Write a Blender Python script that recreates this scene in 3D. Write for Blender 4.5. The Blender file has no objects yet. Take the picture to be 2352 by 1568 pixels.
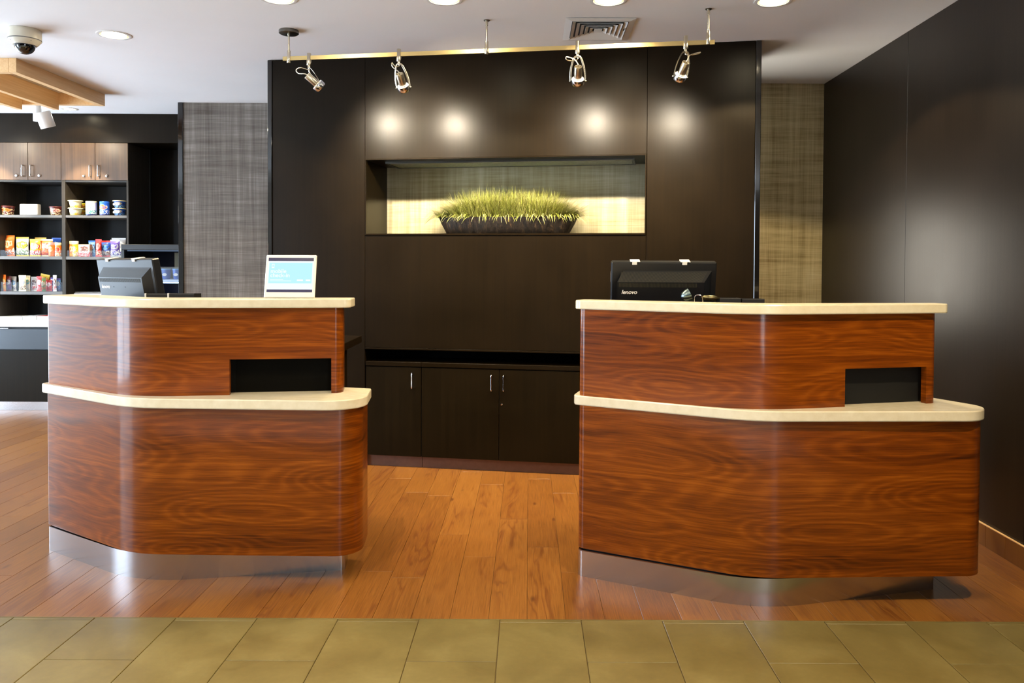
import bpy, math, random
from mathutils import Vector, Matrix
random.seed(7)
PI = math.pi
SC = bpy.context.scene
COL = SC.collection
CEIL = 2.674

# ------------------------------------------------------------------ camera
cam_d = bpy.data.cameras.new('camera')
cam = bpy.data.objects.new('camera', cam_d)
COL.objects.link(cam)
cam_d.sensor_width = 36.0
cam_d.lens = 36.0 * 1850 / 2352
cam_d.shift_x = -(1214.78 - 1176) / 2352
cam_d.shift_y = -(784 - 658.98) / 2352
cam_d.clip_start = 0.05
cam.matrix_world = (Matrix.Translation((0, 0, 1.3)) @ Matrix.Rotation(math.radians(90 - 1.3), 4, 'X')
                    @ Matrix.Rotation(math.radians(0.3), 4, 'Z'))
SC.camera = cam

# ------------------------------------------------------------------ view, world, light constants
SC.view_settings.view_transform = 'Standard'
SC.view_settings.look = 'None'
SC.view_settings.gamma = 1.0
SC.view_settings.use_curve_mapping = False
SC.view_settings.exposure = 0.15
SC.cycles.max_bounces = 7
SC.cycles.diffuse_bounces = 4
SC.cycles.glossy_bounces = 4
SC.cycles.transparent_max_bounces = 12
SC.cycles.caustics_reflective = False
SC.cycles.caustics_refractive = False
SC.cycles.sample_clamp_indirect = 4.0
world = bpy.data.worlds.new('world')
SC.world = world
world.use_nodes = True
world.node_tree.nodes['Background'].inputs[0].default_value = (0.75, 0.86, 1.0, 1)
world.node_tree.nodes['Background'].inputs[1].default_value = 1.0

WARM = (1.0, 0.76, 0.42)
HALO = (1.0, 0.87, 0.66)
DAY = (0.68, 0.83, 1.0)
P_DOWN = 105.0        # recessed downlights (W)
P_FILL = 420.0  # fill lights added out of view to bounce light onto the ceiling (W)
P_FRONT = 80.0       # downlights over the stone floor
P_SPOT = 2.0        # track spots (W)
E_LENS = 110.0        # downlight lens emission
E_BULB = 8200.0       # halogen bulb disc emission
E_WIN_LEFT = 16.5     # left windows
E_WIN_FILL = 11.0    # unseen window added to brighten the ceiling
E_WIN_SHEEN = 17.0     # unseen window added for the right wall's sheen

# ------------------------------------------------------------------ helpers
def lin(c):
    c = c / 255.0
    return c / 12.92 if c <= 0.04045 else ((c + 0.055) / 1.055) ** 2.4
def rgb(r, g, b):
    return (lin(r), lin(g), lin(b), 1.0)

class MB:
    """collects faces into one mesh"""
    def __init__(s):
        s.v = []; s.f = []; s.m = []; s.uv = {}
    def add(s, vs, fs, mi=0):
        n = len(s.v); s.v += [tuple(p) for p in vs]
        for f in fs:
            s.f.append(tuple(i + n for i in f)); s.m.append(mi)
    def box(s, x0, x1, y0, y1, z0, z1, mi=0):
        vs = [(x0,y0,z0),(x1,y0,z0),(x1,y1,z0),(x0,y1,z0),(x0,y0,z1),(x1,y0,z1),(x1,y1,z1),(x0,y1,z1)]
        s.add(vs, [(0,3,2,1),(4,5,6,7),(0,1,5,4),(1,2,6,5),(2,3,7,6),(3,0,4,7)], mi)
        return s
    def bbox(s, x0, x1, y0, y1, z0, z1, b=0.003, mi=0):
        """box with chamfered edges (26 faces)"""
        b = min(b, (x1-x0)*.45, (y1-y0)*.45, (z1-z0)*.45)
        lo = (x0,y0,z0); hi = (x1,y1,z1)
        idx = {}; vs = []
        for sx in (0,1):
            for sy in (0,1):
                for sz in (0,1):
                    for ax in range(3):
                        p = [hi[0] if sx else lo[0], hi[1] if sy else lo[1], hi[2] if sz else lo[2]]
                        sg = (sx,sy,sz)
                        for k in range(3):
                            if k != ax: p[k] += -b if sg[k] else b
                        idx[(sx,sy,sz,ax)] = len(vs); vs.append(tuple(p))
        fs = []
        def g(c, ax): return idx[(c[0],c[1],c[2],ax)]
        for ax in range(3):
            o = [k for k in range(3) if k != ax]
            for sd in (0,1):
                q = []
                for a,bb in ((0,0),(1,0),(1,1),(0,1)):
                    c = [0,0,0]; c[ax] = sd; c[o[0]] = a; c[o[1]] = bb
                    q.append(g(c,ax))
                if (sd == 1) != (ax != 1): q = q[::-1]
                fs.append(tuple(q))
        for ax in range(3):
            o = [k for k in range(3) if k != ax]
            for a in (0,1):
                for bb in (0,1):
                    c0 = [0,0,0]; c0[o[0]] = a; c0[o[1]] = bb; c1 = list(c0); c1[ax] = 1
                    fs.append((g(c0,o[0]), g(c1,o[0]), g(c1,o[1]), g(c0,o[1])))
        for sx in (0,1):
            for sy in (0,1):
                for sz in (0,1):
                    c = (sx,sy,sz); fs.append((g(c,0), g(c,1), g(c,2)))
        s.add(vs, fs, mi); return s
    def prism(s, pts, z0, z1, b=0.0, mi=0):
        """vertical prism over a plan polygon, edges top and bottom chamfered by b"""
        n = len(pts)
        area = sum(pts[i][0]*pts[(i+1)%n][1] - pts[(i+1)%n][0]*pts[i][1] for i in range(n))
        if area < 0: pts = pts[::-1]
        def inset(d):
            out = []
            for i in range(n):
                p0, p1, p2 = Vector(pts[i-1]), Vector(pts[i]), Vector(pts[(i+1)%n])
                e1 = (p1-p0).normalized(); e2 = (p2-p1).normalized()
                n1 = Vector((-e1.y, e1.x)); n2 = Vector((-e2.y, e2.x))
                m = (n1+n2); k = max(0.3, m.length_squared/2)
                out.append(p1 + m * (d / (2*k)))
            return [(p.x, p.y) for p in out]
        if b > 0:
            i1 = inset(b)
            rings = [[(x,y,z0) for x,y in i1], [(x,y,z0+b) for x,y in pts], [(x,y,z1-b) for x,y in pts], [(x,y,z1) for x,y in i1]]
        else:
            rings = [[(x,y,z0) for x,y in pts], [(x,y,z1) for x,y in pts]]
        vs = [p for r in rings for p in r]
        fs = [tuple(range(n))[::-1], tuple(range((len(rings)-1)*n, len(rings)*n))]
        for k in range(len(rings)-1):
            for i in range(n):
                j = (i+1) % n
                fs.append((k*n+i, k*n+j, (k+1)*n+j, (k+1)*n+i))
        s.add(vs, fs, mi); return s
    def lathe(s, prof, seg=24, mat=None, mi=0, cap=True):
        """prof: list of (r, z) from bottom to top, around local Z; mat: 4x4 placement"""
        vs = []; fs = []
        for r, z in prof:
            for k in range(seg):
                a = 2*PI*k/seg; vs.append(Vector((r*math.cos(a), r*math.sin(a), z)))
        for i in range(len(prof)-1):
            for k in range(seg):
                j = (k+1) % seg
                fs.append((i*seg+k, i*seg+j, (i+1)*seg+j, (i+1)*seg+k))
        if cap:
            if prof[0][0] > 1e-5: fs.append(tuple(range(seg))[::-1])
            if prof[-1][0] > 1e-5: fs.append(tuple(range((len(prof)-1)*seg, len(prof)*seg)))
        if mat is not None: vs = [mat @ p for p in vs]
        s.add(vs, fs, mi); return s
    def tube(s, pts, r, seg=8, mi=0, flat=None):
        """round tube through points; flat=(a,b) gives an oval cross-section"""
        pts = [Vector(p) for p in pts]; n = len(pts); vs = []; fs = []
        up = Vector((0,0,1))
        t0 = (pts[1]-pts[0]).normalized()
        if abs(t0.dot(up)) > .95: up = Vector((0,1,0))
        nrm = (up - t0*up.dot(t0)).normalized()
        for i,p in enumerate(pts):
            t = (pts[min(i+1,n-1)] - pts[max(i-1,0)]).normalized()
            nrm = (nrm - t*nrm.dot(t)).normalized(); bn = t.cross(nrm)
            ra, rb = flat if flat else (r, r)
            for k in range(seg):
                a = 2*PI*k/seg
                vs.append(p + nrm*math.cos(a)*ra + bn*math.sin(a)*rb)
        for i in range(n-1):
            for k in range(seg):
                j = (k+1) % seg
                fs.append((i*seg+k, i*seg+j, (i+1)*seg+j, (i+1)*seg+k))
        fs.append(tuple(range(seg))[::-1]); fs.append(tuple(range((n-1)*seg, n*seg)))
        s.add(vs, fs, mi); return s

def smooth_path(pts, k=6):
    """Catmull-Rom through points"""
    pts = [Vector(p) for p in pts]; out = []
    P = [pts[0]*2-pts[1]] + pts + [pts[-1]*2-pts[-2]]
    for i in range(1, len(P)-2):
        for j in range(k):
            t = j/k; a,b,c,d = P[i-1],P[i],P[i+1],P[i+2]
            out.append(0.5*((2*b)+(c-a)*t+(2*a-5*b+4*c-d)*t*t+(3*b-a-3*c+d)*t**3))
    out.append(pts[-1]); return out

def obj(name, mb, mat, parent=None, smooth=False, loc=None, rot=None, mesh=None):
    if mesh is None:
        me = bpy.data.meshes.new(name)
        me.from_pydata(mb.v, [], mb.f)
        mats = mat if isinstance(mat, (list, tuple)) else [mat]
        for m in mats: me.materials.append(m)
        if len(mats) > 1: me.polygons.foreach_set('material_index', mb.m)
        if mb.uv:
            uvl = me.uv_layers.new(name='UVMap')
            for l in me.loops: uvl.data[l.index].uv = mb.uv.get(l.vertex_index, (0,0))
        me.update()
        if smooth: smooth_by_angle(me, 40)
    else: me = mesh
    o = bpy.data.objects.new(name, me)
    COL.objects.link(o)
    if parent: o.parent = parent
    if loc: o.location = loc
    if rot: o.rotation_euler = rot
    return o

def smooth_by_angle(me, deg):
    import bmesh
    bm = bmesh.new(); bm.from_mesh(me)
    bmesh.ops.recalc_face_normals(bm, faces=bm.faces)
    for f in bm.faces: f.smooth = True
    lim = math.radians(deg)
    for e in bm.edges:
        if len(e.link_faces) == 2 and e.calc_face_angle(0) > lim: e.smooth = False
    bm.to_mesh(me); bm.free()

def thing(name, label, cat, loc=(0,0,0), rz=0.0, group=None):
    o = bpy.data.objects.new(name, None); COL.objects.link(o)
    o.empty_display_size = 0.1
    o.location = loc; o.rotation_euler = (0,0,rz)
    return tag(o, label, cat, group)
def tag(o, label=None, cat=None, group=None):
    if label: o['label'] = label
    if cat: o['category'] = cat
    if group: o['group'] = group
    return o
def struct(o, label=None):
    o['kind'] = 'structure'
    if label: o['label'] = label
    return o
def text_obj(name, body, size, mat, parent, mtx, extrude=0.0004, align='LEFT', shear=0.0, bold=0.0):
    cu = bpy.data.curves.new(name, 'FONT'); cu.body = body; cu.size = size
    cu.extrude = extrude; cu.align_x = align; cu.shear = shear; cu.offset = bold
    tmp = bpy.data.objects.new('tmp', cu); COL.objects.link(tmp)
    dg = bpy.context.evaluated_depsgraph_get()
    me = bpy.data.meshes.new_from_object(tmp.evaluated_get(dg))
    bpy.data.objects.remove(tmp)
    me.materials.clear(); me.materials.append(mat); me.name = name
    o = bpy.data.objects.new(name, me); COL.objects.link(o); o.parent = parent
    o.matrix_local = mtx
    return o

# ------------------------------------------------------------------ materials
class NT:
    def __init__(s, name):
        s.m = bpy.data.materials.new(name); s.m.use_nodes = True
        s.t = s.m.node_tree; s.bsdf = s.t.nodes['Principled BSDF']; s.out = s.t.nodes['Material Output']
    def n(s, kind, **kw):
        nd = s.t.nodes.new(kind)
        for k, v in kw.items():
            if k in nd.inputs: nd.inputs[k].default_value = v
            else: setattr(nd, k, v)
        return nd
    def link(s, a, b): s.t.links.new(a, b)
    def coord(s, kind='Object', scale=(1,1,1), rot=(0,0,0), loc=(0,0,0)):
        tc = s.n('ShaderNodeTexCoord'); mp = s.n('ShaderNodeMapping')
        mp.inputs['Scale'].default_value = scale; mp.inputs['Rotation'].default_value = rot; mp.inputs['Location'].default_value = loc
        s.link(tc.outputs[kind], mp.inputs['Vector']); return mp.outputs['Vector']
    def noise(s, vec, scale=5, detail=4, rough=.5, dist=0.0):
        nd = s.n('ShaderNodeTexNoise'); nd.inputs['Scale'].default_value = scale
        nd.inputs['Detail'].default_value = detail; nd.inputs['Roughness'].default_value = rough
        nd.inputs['Distortion'].default_value = dist
        s.link(vec, nd.inputs['Vector']); return nd.outputs['Fac']
    def ramp(s, fac, stops):
        nd = s.n('ShaderNodeValToRGB'); cr = nd.color_ramp
        while len(cr.elements) < len(stops): cr.elements.new(0.5)
        for e, (p, c) in zip(cr.elements, stops): e.position = p; e.color = c
        s.link(fac, nd.inputs['Fac']); return nd.outputs['Color']
    def math(s, op, a, b=None, c=None, clamp=False):
        nd = s.n('ShaderNodeMath'); nd.operation = op; nd.use_clamp = clamp
        for i, x in enumerate((a, b, c)):
            if x is None: continue
            if isinstance(x, (int, float)): nd.inputs[i].default_value = x
            else: s.link(x, nd.inputs[i])
        return nd.outputs[0]
    def mix(s, fac, a, b, mode='MIX'):
        nd = s.n('ShaderNodeMix'); nd.data_type = 'RGBA'; nd.blend_type = mode
        for sock, x in ((nd.inputs[0], fac), (nd.inputs[6], a), (nd.inputs[7], b)):
            if isinstance(x, (int, float, tuple)): sock.default_value = x
            else: s.link(x, sock)
        return nd.outputs[2]
    def set(s, color=None, rough=None, metal=None, coat=None, coat_rough=None, spec=None, ior=None):
        b = s.bsdf
        for k, x in (('Base Color', color), ('Roughness', rough), ('Metallic', metal), ('Coat Weight', coat), ('Coat Roughness', coat_rough), ('Specular IOR Level', spec), ('IOR', ior)):
            if x is None: continue
            if isinstance(x, (int, float, tuple)): b.inputs[k].default_value = x
            else: s.link(x, b.inputs[k])
        return s
    def bump(s, h, strength=.2, dist=.01):
        nd = s.n('ShaderNodeBump'); nd.inputs['Strength'].default_value = strength; nd.inputs['Distance'].default_value = dist
        s.link(h, nd.inputs['Height']); s.link(nd.outputs[0], s.bsdf.inputs['Normal']); return s

def plain(name, col, rough=.5, metal=0.0, coat=0.0, noise=0.0, spec=.5, nscale=30):
    t = NT(name)
    if noise > 0:
        f = t.noise(t.coord('Object'), nscale, 3)
        c2 = tuple(x*(1-noise) for x in col[:3]) + (1,)
        t.set(color=t.ramp(f, [(0.3, c2), (0.7, col)]))
    else: t.set(color=col)
    return t.set(rough=rough, metal=metal, coat=coat, spec=spec).m
def emit(name, col, strength):
    t = NT(name); e = t.n('ShaderNodeEmission'); e.inputs[0].default_value = tuple(col[:3])+(1,); e.inputs[1].default_value = strength
    t.link(e.outputs[0], t.out.inputs[0]); return t.m

def veneer():
    """cherry veneer, horizontal grain; uses UV = (metres along the panel, height)"""
    t = NT('cherry_veneer')
    wn = t.n('ShaderNodeTexNoise'); wn.inputs['Scale'].default_value = 2.6; wn.inputs['Detail'].default_value = 3
    tc = t.n('ShaderNodeTexCoord'); mp0 = t.n('ShaderNodeMapping'); mp0.inputs['Scale'].default_value = (1, 2.5, 1)
    t.link(tc.outputs['UV'], mp0.inputs['Vector']); t.link(mp0.outputs[0], wn.inputs['Vector'])
    wv = t.n('ShaderNodeVectorMath'); wv.operation = 'MULTIPLY_ADD'
    t.link(wn.outputs['Color'], wv.inputs[0]); wv.inputs[1].default_value = (.14, .035, 0); t.link(tc.outputs['UV'], wv.inputs[2])
    def sc(x, y, lx=0, ly=0):
        mp = t.n('ShaderNodeMapping'); mp.inputs['Scale'].default_value = (x, y, 1); mp.inputs['Location'].default_value = (lx, ly, 0)
        t.link(wv.outputs[0], mp.inputs['Vector']); return mp.outputs[0]
    vo = t.n('ShaderNodeTexVoronoi'); vo.feature = 'SMOOTH_F1'; vo.inputs['Scale'].default_value = 1.0; vo.inputs['Smoothness'].default_value = .6
    t.link(sc(1.5, 7.5), vo.inputs['Vector'])
    band = t.math('MULTIPLY_ADD', t.math('SINE', t.math('MULTIPLY', vo.outputs['Distance'], 64.0)), .5, .5)
    band = t.math('POWER', band, 1.6)
    fib = t.noise(sc(4, 190), 1.0, 5, .65)
    pore = t.noise(sc(9, 420, 2, 3), 1.0, 3, .6)
    big = t.noise(sc(.7, 7.5, 3, 7), 1.0, 4, .55)
    streak = t.noise(sc(1.6, 40, 1, 2), 1.0, 4, .65)
    f = t.math('ADD', t.math('MULTIPLY', band, .062), t.math('MULTIPLY', fib, .30))
    f = t.math('ADD', f, t.math('MULTIPLY', big, .40))
    f = t.math('ADD', f, t.math('MULTIPLY', streak, .38))
    c = t.ramp(f, [(.39, rgb(56, 23, 2)), (.475, rgb(92, 41, 3)), (.58, rgb(120, 58, 5)), (.71, rgb(150, 80, 14))])
    c = t.mix(t.math('MULTIPLY', t.ramp(pore, [(.54, (0,0,0,1)), (.68, (1,1,1,1))]), .45), c, rgb(66, 28, 6))
    t.set(color=c, rough=.36, coat=.45, coat_rough=.10, spec=.14)
    t.bump(fib, .04, .002)
    return t.m
def espresso(name='espresso_wood', rough=.335, vert=True, base=(20, 14, 5), spec=.135):
    t = NT(name)
    sc = (60, 60, 1.2) if vert else (1.2, 60, 60)
    f = t.noise(t.coord('Object', scale=sc), 1.0, 4, .6)
    g = t.noise(t.coord('Object'), 2.2, 4, .6)
    r, gg, b = base
    c = t.ramp(t.math('MULTIPLY_ADD', f, .5, t.math('MULTIPLY', g, .5)), [(.35, rgb(int(r*.8), int(gg*.78), int(b*.75))), (.65, rgb(int(r*1.25), int(gg*1.25), int(b*1.2)))])
    rr = t.math('MULTIPLY_ADD', g, .10, rough-.05)
    t.set(color=c, rough=rr, spec=spec)
    t.bump(t.noise(t.coord('Object'), 260, 2, .5), .10, .0015)
    return t.m
def plank_wood():
    t = NT('floor_planks')
    oi = t.n('ShaderNodeObjectInfo')
    off = t.n('ShaderNodeCombineXYZ'); t.link(t.math('MULTIPLY', oi.outputs['Random'], 37.0), off.inputs[0]); t.link(t.math('MULTIPLY', oi.outputs['Random'], 91.0), off.inputs[1])
    tc = t.n('ShaderNodeTexCoord'); add = t.n('ShaderNodeVectorMath'); add.operation = 'ADD'
    t.link(tc.outputs['Object'], add.inputs[0]); t.link(off.outputs[0], add.inputs[1])
    def sc(x, y, z):
        mp = t.n('ShaderNodeMapping'); mp.inputs['Scale'].default_value = (x,y,z); t.link(add.outputs[0], mp.inputs['Vector']); return mp.outputs[0]
    fib = t.noise(sc(220, 6, 1), 1.0, 4, .65)
    warp = t.noise(sc(9, 1.1, 1), 1.0, 3, .5, .6)
    ring = t.math('MULTIPLY_ADD', t.math('SINE', t.math('MULTIPLY', warp, 58.0)), .5, .5)
    ring = t.math('POWER', ring, 3.0)
    zone = t.noise(sc(7, .9, 1), 1.0, 2, .5)
    zone = t.ramp(zone, [(.50, (0,0,0,1)), (.60, (1,1,1,1))])
    crack = t.ramp(t.noise(sc(130, 3.0, 1), 1.0, 3, .75), [(.60, (0,0,0,1)), (.68, (1,1,1,1))])
    vor = t.n('ShaderNodeTexVoronoi'); vor.inputs['Scale'].default_value = 1.0; t.link(sc(8, 2.6, 1), vor.inputs['Vector'])
    knot = t.ramp(vor.outputs['Distance'], [(.035, (1,1,1,1)), (.10, (0,0,0,1))])
    base = t.ramp(t.math('MULTIPLY_ADD', fib, .85, t.math('MULTIPLY', oi.outputs['Random'], .15)), [(.30, rgb(96, 56, 20)), (.5, rgb(128, 80, 30)), (.70, rgb(146, 98, 42))])
    m1 = t.mix(t.math('MULTIPLY', t.math('MULTIPLY', ring, zone), .60), base, rgb(92, 46, 18))
    m2 = t.mix(t.math('MULTIPLY', crack, .5), m1, rgb(80, 42, 18))
    m3 = t.mix(t.math('MULTIPLY', knot, .8), m2, rgb(74, 38, 16))
    t.set(color=m3, rough=t.math('MULTIPLY_ADD', fib, .14, .25), spec=.62)
    t.bump(fib, .08, .002)
    return t.m
def tile_stone():
    t = NT('limestone_tile')
    oi = t.n('ShaderNodeObjectInfo')
    off = t.n('ShaderNodeCombineXYZ'); t.link(t.math('MULTIPLY', oi.outputs['Random'], 53.0), off.inputs[0]); t.link(t.math('MULTIPLY', oi.outputs['Random'], 17.0), off.inputs[1])
    tc = t.n('ShaderNodeTexCoord'); add = t.n('ShaderNodeVectorMath'); add.operation = 'ADD'
    t.link(tc.outputs['Object'], add.inputs[0]); t.link(off.outputs[0], add.inputs[1])
    a = t.noise(add.outputs[0], 4.0, 5, .6, .4)
    b = t.noise(add.outputs[0], 45.0, 3, .6)
    v = t.noise(add.outputs[0], 3.2, 5, .62, 1.4)
    vein = t.math('ABSOLUTE', t.math('SUBTRACT', v, .5)); vein = t.ramp(vein, [(.0, (1,1,1,1)), (.012, (0,0,0,1))])
    f = t.math('ADD', t.math('MULTIPLY', a, .75), t.math('MULTIPLY', b, .25))
    c = t.ramp(f, [(.32, rgb(96, 83, 44)), (.5, rgb(110, 97, 55)), (.68, rgb(123, 111, 68))])
    c = t.mix(t.math('MULTIPLY', vein, .28), c, rgb(112, 92, 52))
    t.set(color=c, rough=t.math('MULTIPLY_ADD', b, .15, .30), spec=.45)
    t.bump(b, .05, .002)
    return t.m
def grasscloth(name, c0, c1, c2, line):
    """woven wallpaper: fine horizontal and vertical threads with wider bands"""
    t = NT(name)
    h = t.noise(t.coord('Object', scale=(2.5, 2.5, 210)), 1.0, 3, .7)
    v = t.noise(t.coord('Object', scale=(190, 190, 2.0)), 1.0, 3, .7)
    hb = t.noise(t.coord('Object', scale=(1.2, 1.2, 16), loc=(0,0,3)), 1.0, 4, .7)
    vb = t.noise(t.coord('Object', scale=(15, 15, .5), loc=(4,0,0)), 1.0, 4, .7)
    f = t.math('ADD', t.math('MULTIPLY', h, .20), t.math('MULTIPLY', v, .18))
    f = t.math('ADD', f, t.math('MULTIPLY', hb, .30)); f = t.math('ADD', f, t.math('MULTIPLY', vb, .34))
    c = t.ramp(f, [(.40, c0), (.53, c1), (.66, c2)])
    ln = t.ramp(t.noise(t.coord('Object', scale=(1.0, 1.0, 90), loc=(2,0,5)), 1.0, 2, .5), [(.66, (0,0,0,1)), (.72, (1,1,1,1))])
    c = t.mix(t.math('MULTIPLY', ln, .35), c, line)
    t.set(color=c, rough=.72, spec=.25)
    t.bump(f, .25, .003)
    return t.m
def brushed(name, col, rough=.32, axis=(1, 1, 220)):
    t = NT(name)
    f = t.noise(t.coord('Object', scale=axis), 1.0, 3, .6)
    c = t.ramp(f, [(.3, tuple(x*.98 for x in col[:3])+(1,)), (.7, col)])
    t.set(color=c, rough=t.math('MULTIPLY_ADD', f, .03, rough-.015), metal=1.0)
    return t.m
def quartz():
    t = NT('cream_quartz')
    a = t.noise(t.coord('Object'), 26, 4, .6); b = t.noise(t.coord('Object', scale=(9, 9, 40)), 1.0, 4, .7)
    c = t.ramp(a, [(.3, rgb(216, 207, 182)), (.7, rgb(226, 219, 198))])
    fl = t.ramp(b, [(.70, (0,0,0,1)), (.76, (1,1,1,1))])
    c = t.mix(t.math('MULTIPLY', fl, .18), c, rgb(178, 164, 132))
    t.set(color=c, rough=.22, spec=.5); return t.m
def glassy(name, col=(.9,.95,1), fac=.82, rough=.05):
    t = NT(name)
    tr = t.n('ShaderNodeBsdfTransparent'); tr.inputs[0].default_value = tuple(col)+(1,)
    gl = t.n('ShaderNodeBsdfGlossy'); gl.inputs['Roughness'].default_value = rough; gl.inputs[0].default_value = (.9,.95,1,1)
    mx = t.n('ShaderNodeMixShader'); mx.inputs[0].default_value = 1-fac
    t.link(tr.outputs[0], mx.inputs[1]); t.link(gl.outputs[0], mx.inputs[2]); t.link(mx.outputs[0], t.out.inputs[0]); return t.m
def pack(name, cols, scale=(3, 3, 9), rough=.35, seed=0):
    """printed packaging: ground colour, pale title panel, picture area at the bottom, thin stripe"""
    t = NT(name)
    c = (list(cols) + [cols[0], cols[1]])[:4]
    tc = t.n('ShaderNodeTexCoord'); sp = t.n('ShaderNodeSeparateXYZ'); t.link(tc.outputs['Generated'], sp.inputs[0])
    x, z = sp.outputs[0], sp.outputs[2]
    wob = t.noise(t.coord('Generated', scale=(2, 2, 2), loc=(seed, seed*.7, seed*1.3)), 2.2, 2, .5)
    zz = t.math('ADD', z, t.math('MULTIPLY', t.math('SUBTRACT', wob, .5), .35))
    ex = t.math('MULTIPLY', t.math('SUBTRACT', x, .5), 2.3); ez = t.math('MULTIPLY', t.math('SUBTRACT', zz, .62), 4.6)
    r = t.math('ADD', t.math('MULTIPLY', ex, ex), t.math('MULTIPLY', ez, ez))
    oval = t.math('LESS_THAN', r, .85); edge = t.math('LESS_THAN', r, 1.1)
    pic = t.math('LESS_THAN', zz, .34)
    spots = t.math('GREATER_THAN', t.noise(t.coord('Generated', scale=(5, 5, 5), loc=(seed, 0, seed)), 1.6, 2, .5), .5)
    letters = t.math('MULTIPLY', oval, t.math('GREATER_THAN', t.noise(t.coord('Generated', scale=(16, 4, 4), loc=(seed*2, 0, 0)), 1.0, 1, .5), .53))
    letters = t.math('MULTIPLY', letters, t.math('LESS_THAN', t.math('ABSOLUTE', ez), .5))
    col = t.mix(pic, c[0], c[2]); col = t.mix(t.math('MULTIPLY', pic, spots), col, c[3])
    col = t.mix(edge, col, c[2]); col = t.mix(oval, col, c[1]); col = t.mix(letters, col, c[0] if cols[0] != cols[1] else c[3])
    t.set(color=col, rough=rough, spec=.5)
    return t.m

M = dict(
    veneer=veneer(), esp=espresso(), esp_h=espresso('espresso_wood_horizontal', .30, False),
    esp_cab=espresso('espresso_cabinet', .34, True, (20, 15, 6), .10),
    esp_wall=espresso('espresso_wall_panel', .36, True, (27, 21, 17), .3),
    door_brown=espresso('brown_door', .32, True, (80, 60, 42), .5),
    planks=plank_wood(), tile=tile_stone(),
    paper_grey=grasscloth('grey_grasscloth', rgb(84, 76, 68), rgb(122, 114, 106), rgb(164, 158, 150), rgb(70, 60, 50)),
    paper_tan=grasscloth('tan_grasscloth', rgb(146, 130, 92), rgb(204, 192, 152), rgb(236, 228, 198), rgb(112, 92, 58)),
    paper_niche=grasscloth('niche_grasscloth', rgb(136, 124, 90), rgb(176, 168, 138), rgb(204, 198, 176), rgb(120, 100, 54)),
    quartz=quartz(), steel=brushed('brushed_steel', rgb(196, 197, 200), .20),
    nickel=brushed('satin_nickel', rgb(206, 198, 180), .26, (60, 60, 60)),
    nickel_dark=brushed('dark_nickel', rgb(120, 118, 112), .3, (60, 60, 60)),
    nickel_lit=brushed('warm_lit_nickel', rgb(224, 200, 140), .36, (1, 1, 120)),  # nickel rail, its warm lit look put into the colour
    bronze_toe=plain('bronze_toe', rgb(112, 88, 78), .42, .6, noise=.15),
    chrome=plain('chrome', rgb(220, 222, 226), .12, 1.0),
    black_gloss=plain('black_lacquer', rgb(13, 12, 12), .10, 0, .5),
    black=plain('black_plastic', rgb(20, 21, 23), .42, noise=.1),
    black_matte=plain('black_matte', rgb(10, 10, 11), .6),
    housing=plain('charcoal_plastic', rgb(19, 21, 25), .34, noise=.12, nscale=400, spec=.4),
    ceil=None, white=plain('white_paint', rgb(226, 226, 224), .5), whiteg=plain('white_gloss_plastic', rgb(238, 238, 236), .25),
    cream=plain('cream_plastic', rgb(214, 208, 190), .4), maple=None,
    glass=glassy('clear_acrylic', (.96,.98,1), .86, .08), darkglass=plain('dark_dome_glass', rgb(8, 8, 12), .05, 0, .8),
    grey=plain('grey_plastic', rgb(96, 94, 92), .5), grout=plain('grout', rgb(92, 74, 44), .8),
    bin=glassy('bin_acrylic', (.95,.96,.97), .985, .3),
)
def ceiling_mat():
    t = NT('ceiling_paint'); f = t.noise(t.coord('Object'), 1.5, 3, .5)
    t.set(color=t.ramp(f, [(.3, rgb(242, 242, 243)), (.7, rgb(246, 246, 247))]), rough=.85, spec=.2)
    t.bump(t.noise(t.coord('Object'), 180, 3, .5), .08, .002); return t.m
M['ceil'] = ceiling_mat()
def maple_mat():
    t = NT('maple_wood'); f = t.noise(t.coord('Object', scale=(90, 3, 90)), 1.0, 4, .6)
    t.set(color=t.ramp(f, [(.3, rgb(226, 182, 128)), (.7, rgb(240, 202, 150))]), rough=.42, spec=.4); return t.m
M['maple'] = maple_mat()
M['lens'] = emit('downlight_lens', (1.0, .86, .58), E_LENS)
M['lens_edge'] = emit('downlight_edge_glow', (1.0, .80, .42), 1.3)
M['bulb'] = emit('halogen_bulb', HALO, E_BULB)

def spot_light(parent, loc, direction, power, size_deg, blend, radius, col, name='lamp_light'):
    ld = bpy.data.lights.new(name, 'SPOT'); ld.energy = power; ld.spot_size = math.radians(size_deg); ld.spot_blend = blend
    ld.shadow_soft_size = radius; ld.color = col
    lo = bpy.data.objects.new(name, ld); COL.objects.link(lo); lo.parent = parent
    lo.location = loc; lo.rotation_mode = 'QUATERNION'; lo.rotation_quaternion = Vector(direction).to_track_quat('-Z', 'Y')
    return lo

# =================================================================== ROOM SHELL
X0, X1, Y0, YB = -6.6, 2.168, -4.6, 5.966
# floor: sub-slab with planks and tiles laid on it
fl = struct(obj('floor', MB().box(X0, X1, Y0, 8.0, -.12, -.004), M['grout']))
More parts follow.
